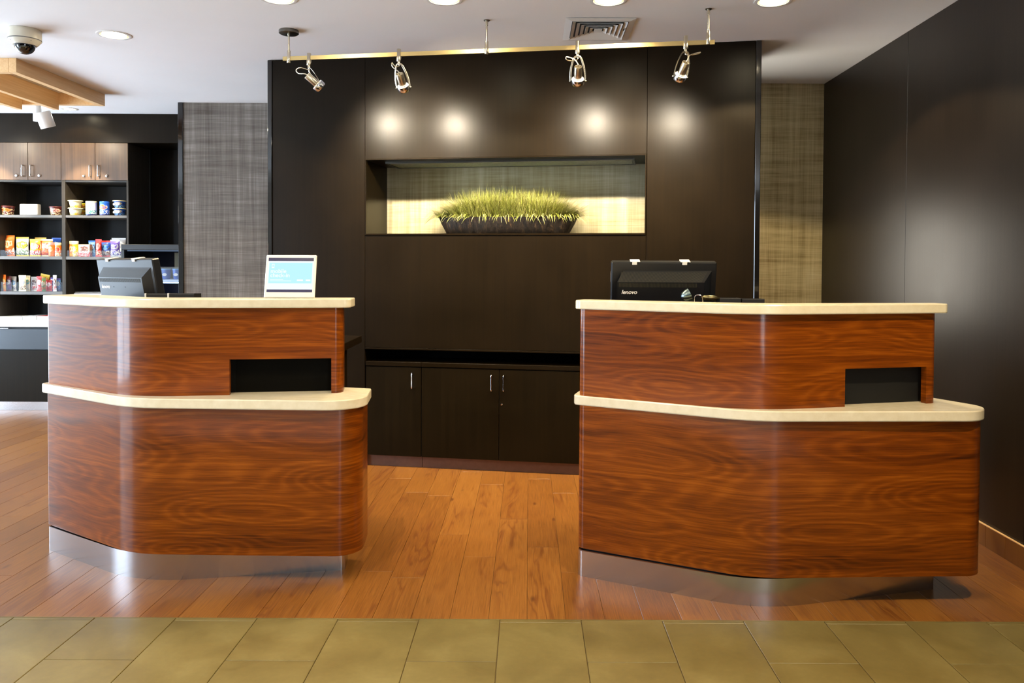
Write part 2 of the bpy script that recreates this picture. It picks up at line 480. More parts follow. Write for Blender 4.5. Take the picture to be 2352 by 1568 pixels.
# wood planks run away from the camera, 144 mm wide
PW, YT = .144, 2.956
plank_mesh = {}
def plank_me(L):
    L = round(L, 3)
    if L not in plank_mesh:
        m = MB().bbox(-PW/2+.0006, PW/2-.0006, .0005, L-.0005, -.02, 0.0, .0006)
        me = bpy.data.meshes.new('plank'); me.from_pydata(m.v, [], m.f); me.materials.append(M['planks']); plank_mesh[L] = me
    return plank_mesh[L]
rs = random.Random(3)
k0 = int(math.floor((-5.6)/PW)); xk = k0
while True:
    xc = (xk+.5)*PW
    if xc - PW/2 > X1 - .02: break
    w_clip = xc + PW/2 > X1
    y = YT; end = 7.66 if xc < -2.2 else 5.96
    first = True
    lens = [.42, .78, 1.10, .60, .95, .30]
    while y < end - .01:
        L = lens[(xk*5 + 7) % 6] + .05*(xk % 3) if first else 1.22
        first = False
        L = min(L, end - y)
        if end - (y+L) < .12: L = end - y
        o = obj('plank', None, None, fl, mesh=plank_me(L), loc=(xc, y, 0))
        if w_clip: o.scale.x = max(.05, (X1-.001-(xc-PW/2))/PW); o.location.x = (xc-PW/2 + X1-.001)/2
        y += L
    xk += 1
# limestone tiles 300 x 600, running bond, plus the thin strip at the threshold
tile_me = {}
def tile_mesh(w, L):
    key = (round(w,3), round(L,3))
    if key not in tile_me:
        m = MB().bbox(.0012, w-.0012, .0012, L-.0012, -.02, .0005, .0014)
        me = bpy.data.meshes.new('tile'); me.from_pydata(m.v, [], m.f); me.materials.append(M['tile']); tile_me[key] = me
    return tile_me[key]
TW = .30
for i in range(-14, 8):
    x = -1.60 + (i+5)*TW - 5*TW
    x = -.10 + i*TW
    w = TW
    if x >= X1: break
    if x + w > X1: w = X1 - x
    odd = (i % 2 == 0)
    # columns starting at -1.6,-1.0,-.4,.2 ... have their joint at 2.635
    shifted = (round((x + 1.6)/TW) % 2 == 0)
    ys = [YT-.001, 2.635, 2.03, 1.43, .83] if shifted else [YT-.001, 2.933, 2.335, 1.735, 1.135, .535]
    for a, b in zip(ys[1:], ys[:-1]):
        obj('tile', None, None, fl, mesh=tile_mesh(w, b-a), loc=(x, a, 0))
m = MB().box(X0, X1, Y0, .53, -.02, 0).box(X0, -4.3, .53, YT, -.02, 0).box(X0, -5.62, YT, 8.0, -.02, 0)
m2 = obj('tile_field', m, plain('pale_bounce_floor', rgb(196, 192, 184), .4, noise=.1, nscale=4), fl); m2['kind'] = 'stuff'  # unseen floor made pale to bounce light upwards
obj('threshold_strip', MB().bbox(-5.6, X1, YT-.001, YT+.0035, -.02, .0008, .0004), M['tile'], fl)

struct(obj('ceiling', MB().box(X0, X1+.1, Y0, 8.1, CEIL, CEIL+.1), M['ceil']))

# right wall in tall espresso panels
wr = struct(obj('wall_right', MB().box(X1+.012, X1+.14, Y0, YB+.1, 0, CEIL), M['black_matte']))
for a, b in ((YB, 4.649), (4.647, 3.494), (3.491, 2.33), (2.327, 1.16), (1.157, 0), (-.003, -2.3), (-2.303, Y0)):
    obj('wall_panel', MB().bbox(X1, X1+.013, b, a, .0, CEIL-.001, .0015), M['esp_wall'], wr)
bb = struct(obj('baseboard_right', MB().box(X1-.008, X1-.0005, 0, 3.19, 0, .10), M['planks']))
yy = 5.95
while yy > 3.2:
    obj('plank', MB().bbox(X1-.011, X1-.0005, yy-.1545, yy, .001, .1, .0008), M['planks'], bb); yy -= .156
obj('cap_strip', MB().bbox(X1-.012, X1-.0005, 3.19, 5.95, .1, .1045, .0008), M['maple'], bb)

# back walls
struct(obj('wall_back_right', MB().box(-.9, X1+.02, YB, YB+.12, 0, CEIL), M['paper_tan']))
struct(obj('wall_back_left', MB().box(-2.9, -.9, 6.77, 6.89, 0, CEIL), M['paper_grey']))
struct(obj('wall_back_return', MB().box(-.9, -.8, YB+.1, 6.89, 0, CEIL), M['paper_grey']))
struct(obj('trim_1', MB().bbox(-2.94, -2.899, 6.755, 7.30, 0, CEIL-.001, .003), M['black_gloss']), 'glossy black end trim of the papered wall')
# left side wall with windows, the wall behind the camera, and added windows
def window(name, axis, pos, a0, a1, z0, z1, emat, n=2, inward=1):
    """glazed opening: pane gives off daylight; frame and mullions stand in front of it"""
    r = bpy.data.objects.new(name, None); COL.objects.link(r); struct(r)
    def bx(u0, u1, v0, v1, d0, d1):
        lo, hi = sorted((pos+d0*inward, pos+d1*inward))
        return (lo, hi, u0, u1, v0, v1) if axis == 'x' else (u0, u1, lo, hi, v0, v1)
    for i in range(n):
        u0 = a0 + (a1-a0)*i/n; u1 = a0 + (a1-a0)*(i+1)/n
        obj('pane', MB().box(*bx(u0+.03, u1-.03, z0+.03, z1-.03, -.01, .0)), emat, r)
        obj('mullion', MB().bbox(*bx(u0-.03, u0+.03, z0, z1, -.02, .03), .004), M['black'], r)
    obj('mullion', MB().bbox(*bx(a1-.03, a1+.03, z0, z1, -.02, .03), .004), M['black'], r)
    obj('window_sill', MB().bbox(*bx(a0-.05, a1+.05, z0-.04, z0, -.02, .06), .004), M['white'], r)
    obj('window_head', MB().bbox(*bx(a0-.03, a1+.03, z1, z1+.05, -.02, .03), .004), M['black'], r)
wl = MB()
W1 = (.9, 2.9, .15, 2.4); W2 = (4.5, 7.9, .15, 2.4)
xs = X0
wl.box(xs-.12, xs, Y0, W1[0], 0, CEIL).box(xs-.12, xs, W1[1], W2[0], 0, CEIL).box(xs-.12, xs, W2[1], 8.1, 0, CEIL)
for w in (W1, W2): wl.box(xs-.12, xs, w[0], w[1], 0, w[2]).box(xs-.12, xs, w[0], w[1], w[3], CEIL)
struct(obj('wall_left', wl, M['white']))
day_l = emit('daylight_left', DAY, E_WIN_LEFT); day_f = emit('fill_daylight', (.86,.93,1), E_WIN_FILL)
window('window_1', 'x', xs-.05, *W1[:2], W1[2], W1[3], day_l, 2)
window('window_2', 'x', xs-.05, *W2[:2], W2[2], W2[3], day_l, 2)
struct(obj('wall_front', MB().box(X0, X1, Y0-.12, Y0, 0, CEIL), M['esp_cab']))
window('fill_window', 'x', X1-.012, -4.4, -2.2, .3, 2.4, day_f, 2, -1)  # added on the unseen right wall to brighten the ceiling
# glowing window made up behind the reception wall, gives the right wall its sheen
window('sheen_window', 'y', YB-.012, .20, 1.36, .95, 1.74, emit('sheen_glass', (1, .93, .8), E_WIN_SHEEN), 2, -1)
# end wall left of the market, with an unseen window added for glare on the floor
struct(obj('wall_end', MB().box(X0, -6.5, 8.0, 8.12, 0, CEIL).box(-5.72, -5.5, 7.82, 8.12, 0, CEIL).box(-6.5, -5.72, 8.0, 8.12, 2.4, CEIL).box(-6.5, -5.72, 8.0, 8.12, 0, .1), M['white']))
window('glare_window', 'y', 8.05, -6.5, -5.72, .1, 2.4, emit('glare_glow', DAY, 34), 1, -1)
# wall behind the market shelves
struct(obj('wall_market', MB().box(-5.64, -2.88, 7.70, 7.82, 0, CEIL), M['esp_cab']))
struct(obj('trim_2', MB().bbox(-5.62, -2.925, 7.27, 7.7, 2.412, CEIL-.001, .002), M['esp']), 'dark wood soffit above the market shelves')
struct(obj('wall_market_side', MB().box(-5.64, -5.62, 7.2, 7.7, 0, CEIL), M['esp_cab']))
struct(obj('wall_market_return', MB().box(-2.899, -2.88, 6.89, 7.7, 0, CEIL), M['esp_cab']))

# =================================================================== RECEPTION FEATURE WALL
AW = -math.radians(9.5515)
wc = bpy.data.objects.new('wall_centre', None); COL.objects.link(wc); struct(wc, 'dark espresso panelled wall behind the desks')
wc.location = (-1.74, 5.376, 0); wc.rotation_euler = (0, 0, AW)
SL, SR = .678, 2.495      # seams of the middle bay
NZ0, NZ1, NX0, NX1, ND = 1.523, 2.000, .686, 2.485, .40
core = MB()
core.box(.0, SL, .02, .45, 0, CEIL-.001).box(SR, 3.168, .02, .45, 0, CEIL-.001)
core.box(SL, SR, .02, .45, 2.02, CEIL-.001).box(SL, SR, .02, .45, .77, 1.505).box(SL, SR, .44, .50, .0, CEIL-.001)
obj('wall_core', core, M['esp_cab'], wc)
def wpan(x0, x1, z0, z1, mat='esp'):
    return obj('wall_panel', MB().bbox(x0, x1, 0, .021, z0, z1, .0012), M[mat], wc)
wpan(.032, SL-.001, .0, CEIL-.002); wpan(SR+.001, 3.136, .0, CEIL-.002)
wpan(SL+.001, SR-.001, 2.008, CEIL-.002); wpan(SL+.001, SR-.001, .782, 1.511)
obj('panel_lip', MB().bbox(SL+.002, SR-.002, -.004, .03, .770, .7805, .001), M['esp_h'], wc)
for a in (0.0, 3.138):
    obj('edge_trim', MB().bbox(a, a+.031, -.008, .45, 0, CEIL-.002, .003), M['black_gloss'], wc)
# niche
obj('niche_frame', MB().bbox(SL+.002, SR-.002, -.006, .015, NZ1, NZ1+.0075, .001).bbox(NX1, SR-.002, -.006, .015, 1.512, NZ1, .001)
    .bbox(SL+.002, NX0, -.004, .015, 1.512, NZ1, .001).bbox(SL+.002, SR-.002, -.006, .015, 1.512, NZ0, .001), M['esp_h'], wc)
obj('niche_lining', MB().box(SL, NX0, .015, ND+.03, NZ0-.01, NZ1+.01).box(NX1, SR, .015, ND+.03, NZ0-.01, NZ1+.01)
    .box(SL, SR, .015, ND+.03, NZ1, 2.021).box(SL, SR, .015, ND+.03, 1.504, NZ0), M['esp_h'], wc)
obj('niche_back', MB().box(NX0, NX1, ND, ND+.04, NZ0, NZ1), M['paper_niche'], wc)
obj('light_lens', MB().bbox(.80, 2.40, .10, .33, NZ1-.012, NZ1-.001, .003), plain('fluted_lens', rgb(150, 160, 150), .25, noise=.3, nscale=60), wc)
obj('lens_frame', MB().box(.785, 2.415, .085, .10, NZ1-.014, NZ1).box(.785, 2.415, .33, .345, NZ1-.014, NZ1).box(.785, .80, .10, .33, NZ1-.014, NZ1).box(2.40, 2.415, .10, .33, NZ1-.014, NZ1), M['nickel_dark'], wc)
# dark open slot above the cabinets
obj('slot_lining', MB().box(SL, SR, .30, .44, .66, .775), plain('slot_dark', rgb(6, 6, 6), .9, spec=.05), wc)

def W(s, d=0.0, z=0.0):
    """a point of the feature wall: s along it, d behind its face"""
    c, sn = math.cos(AW), math.sin(AW)
    return (-1.74 + s*c - d*sn, 5.376 + s*sn + d*c, z)
# base cabinets under the slot
def handle_bar(L=.10, r=.0042, out=.026):
    p = smooth_path([(0, 0, L/2), (0, -out*.8, L/2), (0, -out, L/2-.008), (0, -out, 0), (0, -out, -L/2+.008), (0, -out*.8, -L/2), (0, 0, -L/2)], 4)
    return MB().tube(p, r, 8)
def base_cabinet(s0, s1, doors, label, lock=False):
    c = thing('base_cabinet', label, 'cabinet', W(s0), AW, 'dark cabinets under the slot')
    w = s1 - s0
    obj('body', MB().box(.002, w-.002, .025, .43, .078, .655), M['esp_cab'], c)
    obj('top_rail', MB().bbox(0.0, w, -.004, .43, .662, .690, .0015), M['esp_h'], c)
    obj('toe_kick', MB().bbox(0.0, w, .032, .06, .0, .074, .001), M['bronze_toe'], c)
    for (a, b, hx) in doors:
        d = obj('door', MB().bbox(a-s0+.0015, b-s0-.0015, .0, .022, .076, .657, .0012), M['esp_cab'], c)
        h = obj('handle', handle_bar(), M['chrome'], d, True, loc=(hx-s0, 0, .573)); h['label'] = 'chrome bow handle'
        if lock and hx > b - .5 and hx < a + .1:
            obj('lock', MB().lathe([(.007,0),(.007,.004),(.0,.005)], 12, Matrix.Translation((1.592-s0, 0, .437)) @ Matrix.Rotation(PI/2, 4, 'X')), M['chrome'], d, True)
    return c
base_cabinet(.684, 1.060, [(.684, 1.060, 1.004)], 'narrow dark single-door cabinet at the left end under the slot, beside the left desk')
base_cabinet(1.062, 2.090, [(1.062, 1.575, 1.529), (1.575, 2.090, 1.608)], 'dark two-door cabinet with paired handles between the two desks', True)
base_cabinet(2.092, 2.492, [(2.092, 2.492, 2.150)], 'dark single-door cabinet hidden behind the right desk')

# =================================================================== DESKS
def round_poly(pts, closed=True, seg=10):
    """pts: (x, y, r) -> list of plan points with arcs"""
    out = []; n = len(pts)
    for i in range(n):
        x, y, r = pts[i]
        if r <= 0 or (not closed and i in (0, n-1)):
            out.append((x, y)); continue
        p = Vector((x, y)); a = Vector(pts[i-1][:2]); b = Vector(pts[(i+1) % n][:2])
        u = (a-p).normalized(); v = (b-p).normalized()
        ang = math.acos(max(-1, min(1, u.dot(v)))); t = r/math.tan(ang/2)
        t = min(t, (a-p).length*.49, (b-p).length*.49); rr = t*math.tan(ang/2)
        c = p + (u+v).normalized() * (rr/math.sin(ang/2))
        s = p + u*t; e = p + v*t
        a0 = math.atan2(s.y-c.y, s.x-c.x); a1 = math.atan2(e.y-c.y, e.x-c.x)
        da = (a1-a0+PI) % (2*PI) - PI
        k = max(3, int(seg*abs(da)/1.0)+3)
        for j in range(k+1):
            th = a0 + da*j/k; out.append((c.x+rr*math.cos(th), c.y+rr*math.sin(th)))
    return out
def shell(path, z0, z1, th, hole=None):
    """vertical panel following an open plan path; hole=(s0, s1, ztop) cuts a window up from the bottom edge"""
    P = [Vector(p) for p in path]
    S = [0]
    for a, b in zip(P, P[1:]): S.append(S[-1] + (b-a).length)
    if hole:
        for sh in hole[:2]:
            for i in range(len(S)-1):
                if S[i] < sh - 1e-5 and S[i+1] > sh + 1e-5:
                    P.insert(i+1, P[i].lerp(P[i+1], (sh-S[i])/(S[i+1]-S[i]))); S.insert(i+1, sh); break
    n = len(P); N = []
    for i in range(n):
        t = (P[min(i+1, n-1)] - P[max(i-1, 0)]).normalized(); N.append(Vector((-t.y, t.x)))
    m = MB()
    def V(p, z, s):
        m.v.append((p.x, p.y, z)); m.uv[len(m.v)-1] = (s, z); return len(m.v)-1
    for i in range(n-1):
        inside = hole and hole[0]-1e-4 <= S[i] and S[i+1] <= hole[1]+1e-4
        zb = hole[2] if inside else z0
        a0, b0 = P[i], P[i+1]; a1, b1 = P[i]+N[i]*th, P[i+1]+N[i+1]*th
        q = [V(a0,zb,S[i]), V(b0,zb,S[i+1]), V(b0,z1,S[i+1]), V(a0,z1,S[i])]
        r = [V(a1,zb,S[i]), V(b1,zb,S[i+1]), V(b1,z1,S[i+1]), V(a1,z1,S[i])]
        m.f += [tuple(q), tuple(r[::-1]), (q[3],q[2],r[2],r[3]), (r[0],r[1],q[1],q[0])]; m.m += [0]*4
        if i == 0: m.f.append((q[0],q[3],r[3],r[0])); m.m.append(0)
        if i == n-2: m.f.append((q[1],r[1],r[2],q[2])); m.m.append(0)
        if hole and (abs(S[i+1]-hole[0]) < 1e-4): m.f.append((q[1],r[1],r[2],q[2])); m.m.append(0)
        if hole and (abs(S[i]-hole[1]) < 1e-4): m.f.append((q[0],q[3],r[3],r[0])); m.m.append(0)
    return m
def soft(me_obj):
    me = me_obj.data
    import bmesh
    bm = bmesh.new(); bm.from_mesh(me)
    bmesh.ops.remove_doubles(bm, verts=bm.verts, dist=1e-5)
    bmesh.ops.recalc_face_normals(bm, faces=bm.faces)
    for f in bm.faces: f.smooth = True
    for e in bm.edges:
        if len(e.link_faces) != 2 or e.calc_face_angle(0) > math.radians(24): e.smooth = False
    bm.to_mesh(me); bm.free()
ZL0, ZL1, ZU0, ZU1, ZH = .722, .762, 1.130, 1.167, .912
def desk(label, org, D):
    r = thing('reception_desk', label, 'desk', (org[0], org[1], 0), 0, 'reception desks')
    def L(pts): return [(p[0]-org[0], p[1]-org[1]) + tuple(p[2:]) for p in pts]
    k = obj('toe_kick', shell(round_poly(L(D['toe']), False), .0, .108, .012), M['steel'], r); soft(k); k['label'] = 'brushed steel kick plate'
    b = obj('lower_panel', shell(round_poly(L(D['low']), False), .112, ZL0, .025), M['veneer'], r); soft(b); b['label'] = 'glossy cherry veneer front panel'
    g = obj('plinth', MB().prism(round_poly(L(D['plinth'])), .02, .118), M['black_matte'], r)
    obj('bottom_board', MB().prism([(q[0]*.985, q[1]*.985+.012) for q in round_poly(L(D['low']))], .1135, .125), M['esp_cab'], r)
    s = obj('lower_counter', MB().prism(round_poly(L(D['slab'])), ZL0, ZL1, .004), M['quartz'], r); soft(s); s['label'] = 'cream stone ledge'
    u = obj('upper_panel', shell(round_poly(L(D['up']), False), ZL1, ZU0, .03, D['hole']), M['veneer'], r); soft(u); u['label'] = 'cherry veneer riser with cut-out slot'
    bk = obj('backing_panel', MB().prism(L(D['back']), ZL1, .96), D['backmat'], r); bk['label'] = 'black panel behind the slot'
    t = obj('upper_counter', MB().prism(round_poly(L(D['top'])), ZU0, ZU1, .004), M['quartz'], r); soft(t); t['label'] = 'cream stone counter top'
    w = obj('work_surface', MB().prism(L(D['work']), .915, .950, .002), M['esp_h'], r)
    for q in D['gables']: obj('side_support', MB().prism(L(q), 0.0, .915), M['esp_cab'], r)
    return r
left = dict(
    toe=[(-2.10, 3.96, 0), (-2.200, 3.668, .02), (-1.605, 3.290, .52), (-.785, 3.442, .02), (-.80, 3.56, 0)],
    plinth=[(-2.09, 3.94, 0), (-2.17, 3.70, 0), (-1.60, 3.325, .28), (-.81, 3.47, 0), (-.82, 3.55, 0)],
    low=[(-2.12, 3.98, 0), (-2.212, 3.688, .015), (-1.635, 3.306, .42), (-.688, 3.288, .11), (-.715, 3.57, 0)],
    slab=[(-2.12, 3.99, 0), (-2.245, 3.69, .035), (-1.635, 3.281, .46), (-.662, 3.240, .15), (-.70, 3.585, .02)],
    up=[(-2.12, 3.95, 0), (-2.212, 3.695, .015), (-1.625, 3.320, .42), (-.798, 3.455, .035), (-.82, 3.58, 0)],
    top=[(-2.16, 3.89, 0), (-2.245, 3.70, .04), (-1.64, 3.294, .5), (-.762, 3.438, .03), (-.775, 3.60, .02), (-1.62, 3.49, .2)],
    back=[(-1.24, 3.455), (-1.28, 3.455), (-1.28, 3.47), (-.83, 3.545), (-.83, 3.53), (-1.235, 3.46)],
    work=[(-2.06, 3.90), (-1.60, 3.54), (-.85, 3.64), (-.862, 4.15), (-2.02, 4.42)],
    gables=[[(-2.03, 4.0), (-1.99, 4.0), (-1.97, 4.36), (-2.01, 4.36)], [(-.96, 3.68), (-.92, 3.68), (-.93, 4.12), (-.97, 4.12)]])
right = dict(
    toe=[(.33, 3.85, 0), (.212, 3.392, .03), (.888, 3.052, .50), (1.668, 3.266, .02), (1.63, 3.50, 0)],
    plinth=[(.35, 3.80, 0), (.24, 3.42, 0), (.885, 3.085, .46), (1.645, 3.29, 0), (1.61, 3.49, 0)],
    low=[(.33, 3.85, 0), (.212, 3.415, .04), (.876, 3.078, .45), (1.832, 3.118, .08), (1.65, 3.51, 0)],
    slab=[(.32, 3.90, 0), (.19, 3.425, .04), (.866, 3.052, .45), (1.866, 3.086, .12), (1.66, 3.53, .02)],
    up=[(.33, 3.80, 0), (.212, 3.42, .04), (.862, 3.074, .45), (1.662, 3.266, .03), (1.61, 3.48, 0)],
    top=[(.245, 3.545, .02), (.188, 3.43, .04), (.862, 3.046, .45), (1.700, 3.247, .03), (1.69, 3.35, .02), (.93, 3.225, .3)],
    back=[(1.22, 3.225), (1.25, 3.215), (1.63, 3.31), (1.62, 3.34)],
    work=[(.32, 3.62), (.88, 3.29), (1.60, 3.42), (1.55, 4.02), (.42, 4.12)],
    gables=[[(.50, 3.66), (.54, 3.66), (.56, 4.05), (.52, 4.05)], [(1.48, 3.46), (1.52, 3.46), (1.50, 3.98), (1.46, 3.98)]])
# slot positions along the riser path (metres from its start)
def hole_of(D, xa, xb):
    P = [Vector(p) for p in round_poly(D['up'], False)]
    S = [0]
    for a, b in zip(P, P[1:]): S.append(S[-1] + (b-a).length)
    def at(x):
        for i in range(len(P)-1):
            if P[i].x <= x <= P[i+1].x and P[i].y < 3.6: return S[i] + (x-P[i].x)/max(1e-6, P[i+1].x-P[i].x)*(S[i+1]-S[i])
    return (at(xa), at(xb), ZH)
left['backmat'] = plain('slot_black', rgb(7, 6, 3), .6, spec=.06); right['backmat'] = plain('slot_charcoal', rgb(30, 31, 32), .5, noise=.25, nscale=6, spec=.2)
left['hole'] = hole_of(left, -1.258, -.846); right['hole'] = hole_of(right, 1.249, 1.612)
left['back'] = [(-1.30, 3.435), (-1.258, 3.452), (-.84, 3.522), (-.84, 3.545), (-1.30, 3.475)]
right['back'] = [(1.21, 3.215), (1.24, 3.218), (1.640, 3.318), (1.63, 3.345), (1.21, 3.24)]
DL = desk('left two-tier cherry reception desk with cream counters and steel kick plate', (-1.45, 3.5), left)
DR = desk('right two-tier cherry reception desk with cream counters and steel kick plate', (1.0, 3.4), right)

# =================================================================== CEILING FITTINGS
def downlight(x, y, label, power=P_DOWN, r=.088, group='recessed ceiling downlights'):
    t = thing('downlight', label, 'ceiling light', (x, y, CEIL), 0, group)
    obj('trim_ring', MB().lathe([(r+.008, 0), (r+.008, -.003), (r, -.005), (r-.010, -.004), (r-.010, .0)][::-1], 40, cap=False), M['whiteg'], t, True)
    obj('lens', MB().lathe([(0, -.0015), (r-.020, -.0015)][::-1], 32, cap=False), M['lens'], t, True)
    obj('reflector', MB().lathe([(r-.020, -.0015), (r-.010, -.003)][::-1], 32, cap=False), M['lens_edge'], t, True)  # warm glow of the lit edge, set as emission
    spot_light(t, (0, 0, -.006), (0, 0, -1), power, 130, .12, .045, WARM)
    return t
for x, lab in ((-1.288, 'leftmost glowing recessed downlight of the row along the top edge'), (-.441, 'second recessed downlight from the left along the top edge, above the niche'),
               (.399, 'third recessed downlight along the top edge, just right of centre'), (1.241, 'rightmost recessed downlight of the row along the top edge')):
    downlight(x, 4.148, lab, P_DOWN*1.25 if x > 1 else P_DOWN)
downlight(-2.469, 4.812, 'lone recessed downlight on the ceiling right of the camera dome', 40)
downlight(-4.018, 7.067, 'recessed downlight glowing behind the maple lattice near the soffit', 14, .06)
for i, (x, y) in enumerate(((-1.288, 1.9), (-.02, 1.9), (1.6, 1.85), (-2.9, 2.3))):
    downlight(x, y, ('left', 'middle', 'right', 'far left')[i] + ' downlight out of view over the stone floor', P_FRONT*(3.1 if i == 2 else 1), group='downlights over the entrance')

for i, (x, y) in enumerate(((-2.6, .1), (-1.2, -.6), (.2, .1), (1.4, -.3))):  # added fill lights, bounced off the unseen floor
    t = thing('downlight', ('far left', 'left', 'right', 'far right')[i] + ' cool fill light added on the unseen ceiling behind the viewpoint', 'ceiling light', (x, y, CEIL), 0, 'added fill lights')
    obj('trim_ring', MB().lathe([(.12, 0), (.12, -.004), (.10, -.006), (.098, 0)][::-1], 32, cap=False), M['whiteg'], t, True)
    obj('lens', MB().lathe([(0, -.0015), (.099, -.0015)][::-1], 32, cap=False), emit('fill_lens', (1, .96, .9), 3), t, True)
    spot_light(t, (0, 0, -.008), (0, 0, -1), P_FILL, 84, .3, .08, (.96, .97, 1.0))
# hvac diffuser
v = thing('ceiling_vent', 'square white louvred air diffuser in the ceiling', 'vent', (.388, 4.645, CEIL))
hx, hy = .193, .215
def ring(m, a, b, z0, z1, w):
    """mitred square frame: outer half-sizes a,b at z0, inner offset w at z1"""
    o = [(-a,-b,z0),(a,-b,z0),(a,b,z0),(-a,b,z0)]; i = [(-a+w,-b+w,z1),(a-w,-b+w,z1),(a-w,b-w,z1),(-a+w,b-w,z1)]
    t = .0015
    vs = o + i + [(x,y,z-t) for x,y,z in o] + [(x,y,z-t) for x,y,z in i]
    fs = []
    for k in range(4):
        j = (k+1) % 4
        fs += [(k,j,4+j,4+k), (8+k,12+k,12+j,8+j), (k,8+k,8+j,j), (4+k,4+j,12+j,12+k)]
    m.add(vs, fs)
fm = MB(); ring(fm, hx, hy, -.004, -.010, .036)
obj('frame', fm, M['white'], v)
obj('duct', MB().box(-hx+.03, hx-.03, -hy+.03, hy-.03, -.0005, 0), M['black_matte'], v)
for k in range(5):
    mm = MB(); a = hx-.040-.026*k; b = hy-.042-.029*k
    ring(mm, a, b, -.012, -.0015, .018)
    obj('louver', mm, M['white'], v)
obj('louver', MB().bbox(-.022, .022, -.026, .026, -.012, -.006, .001), M['white'], v)
obj('damper_lever', MB().bbox(.140, .146, -.06, -.03, -.018, -.010, .001), M['chrome'], v)

# dome camera
t = thing('dome_camera', 'white ceiling security camera with dark glass dome', 'camera', (-2.942, 4.72, CEIL))
obj('housing', MB().lathe([(.062, -.090), (.070, -.082), (.086, -.062), (.0865, -.058), (.0865, -.002), (.084, 0)], 40), M['cream'], t, True)
obj('seam_ring', MB().lathe([(.0868, -.062), (.0872, -.060), (.0868, -.057)], 40, cap=False), M['grey'], t, True)
obj('dome', MB().lathe([(.0, -.142)] + [(.055*math.sin(a), -.090-.052*math.cos(a)) for a in [PI/2*k/10 for k in range(1, 11)]], 32), M['darkglass'], t, True)
for a in (-.6, -2.2): obj('screw', MB().lathe([(.003,-.001),(.003,.001)], 8, Matrix.Translation((.076*math.cos(a), .076*math.sin(a), -.074))), M['black'], t)

# maple lattice under the ceiling
t = thing('ceiling_lattice', 'pale maple slatted frame hung against the ceiling at far left', 'ceiling frame', (-4.5, 5.9, CEIL))
def lb(x0, x1, y0, y1, z0):
    obj('beam', MB().bbox(x0+4.5, x1+4.5, y0-5.9, y1-5.9, z0-CEIL, -.0005, .0015), M['maple'], t)
lb(-3.447, -3.396, 5.354, 6.47, 2.581); lb(-5.6, -3.448, 5.354, 5.405, 2.581); lb(-5.6, -3.448, 6.42, 6.47, 2.583)
for i in range(6):
    x = -3.735 - .290*i
    obj('slat', MB().bbox(x-.045+4.5, x+4.5, 5.406-5.9, 6.419-5.9, 2.540-CEIL, -.0005, .0015), M['maple'], t)

# white cylinder spots in front of the market soffit
def cyl_spot(x, y, label):
    t = thing('cylinder_spotlight', label, 'spotlight', (x, y, CEIL), 0, 'white cylinder spotlights')
    obj('stem', MB().lathe([(.029, -.165), (.031, -.160), (.031, 0)], 24), M['whiteg'], t, True)
    R = Matrix.Translation((.085, -.03, -.155)) @ Matrix.Rotation(math.radians(-13), 4, 'Y') @ Matrix.Rotation(math.radians(16), 4, 'X')
    obj('head', MB().lathe([(.040, -.066), (.056, -.068), (.058, -.064), (.058, .058), (.054, .063), (.0, .063)], 32, R, cap=False), M['whiteg'], t, True)
    obj('pivot', MB().tube([(.02, 0, -.145), (.05, -.02, -.150)], .012, 10), M['grey'], t, True)
    obj('bulb', MB().lathe([(.0, -.058), (.042, -.058)], 24, R, cap=False), emit('cylinder_bulb', HALO, 220), t)
    d = R.to_3x3() @ Vector((0, 0, -1))
    spot_light(t, R @ Vector((0, 0, -.085)), (.02, .60, -.66), 90, 50, .5, .03, HALO)
cyl_spot(-4.115, 6.76, 'white ceiling cylinder spotlight below the maple lattice')
cyl_spot(-4.95, 6.76, 'white ceiling cylinder spotlight further left, outside the picture')

# track lighting
TA, TB = Vector((-1.436, 4.711, 2.512)), Vector((.972, 4.271, 2.498))
tr_dir = (TB - TA).normalized()
rail = thing('light_rail', 'thin nickel lighting rail in a warm lit tone hung on three rods before the dark wall', 'light rail', (TA.x, TA.y, CEIL))
def rel(p): return (p[0]-TA.x, p[1]-TA.y, p[2]-CEIL)
mm = MB(); a, b = Vector(rel(TA)), Vector(rel(TB)); nn = Vector((-tr_dir.y, tr_dir.x, 0)).normalized()*.004; h = Vector((0,0,.0115))
mm.add([a-nn-h, b-nn-h, b+nn-h, a+nn-h, a-nn+h, b-nn+h, b+nn+h, a+nn+h], [(0,3,2,1),(4,5,6,7),(0,1,5,4),(1,2,6,5),(2,3,7,6),(3,0,4,7)])
obj('rail', mm, M['nickel_lit'], rail)
for i, (x, y) in enumerate(((-1.400, 4.704), (-.241, 4.491), (.939, 4.276))):
    q = rel((x, y, CEIL)); T = Matrix.Translation(q)
    if i == 0: obj('canopy', MB().lathe([(.050, -.022), (.056, -.018), (.057, -.004), (.055, 0)], 36, T), M['nickel_dark'], rail, True)
    else: obj('canopy', MB().lathe([(.014, -.006), (.017, -.003), (.017, 0)], 20, T), M['nickel_dark'], rail, True)
    rd = obj('rod', MB().lathe([(.0052, -.150), (.0052, -.03), (.0075, -.03), (.0075, -.0)], 14, T), M['nickel'], rail, True)
    obj('clamp', MB().lathe([(.0095, -.188), (.0112, -.186), (.0112, -.150), (.0098, -.148), (.0098, -.118), (.008, -.116)], 16, T), M['nickel'], rail, True)
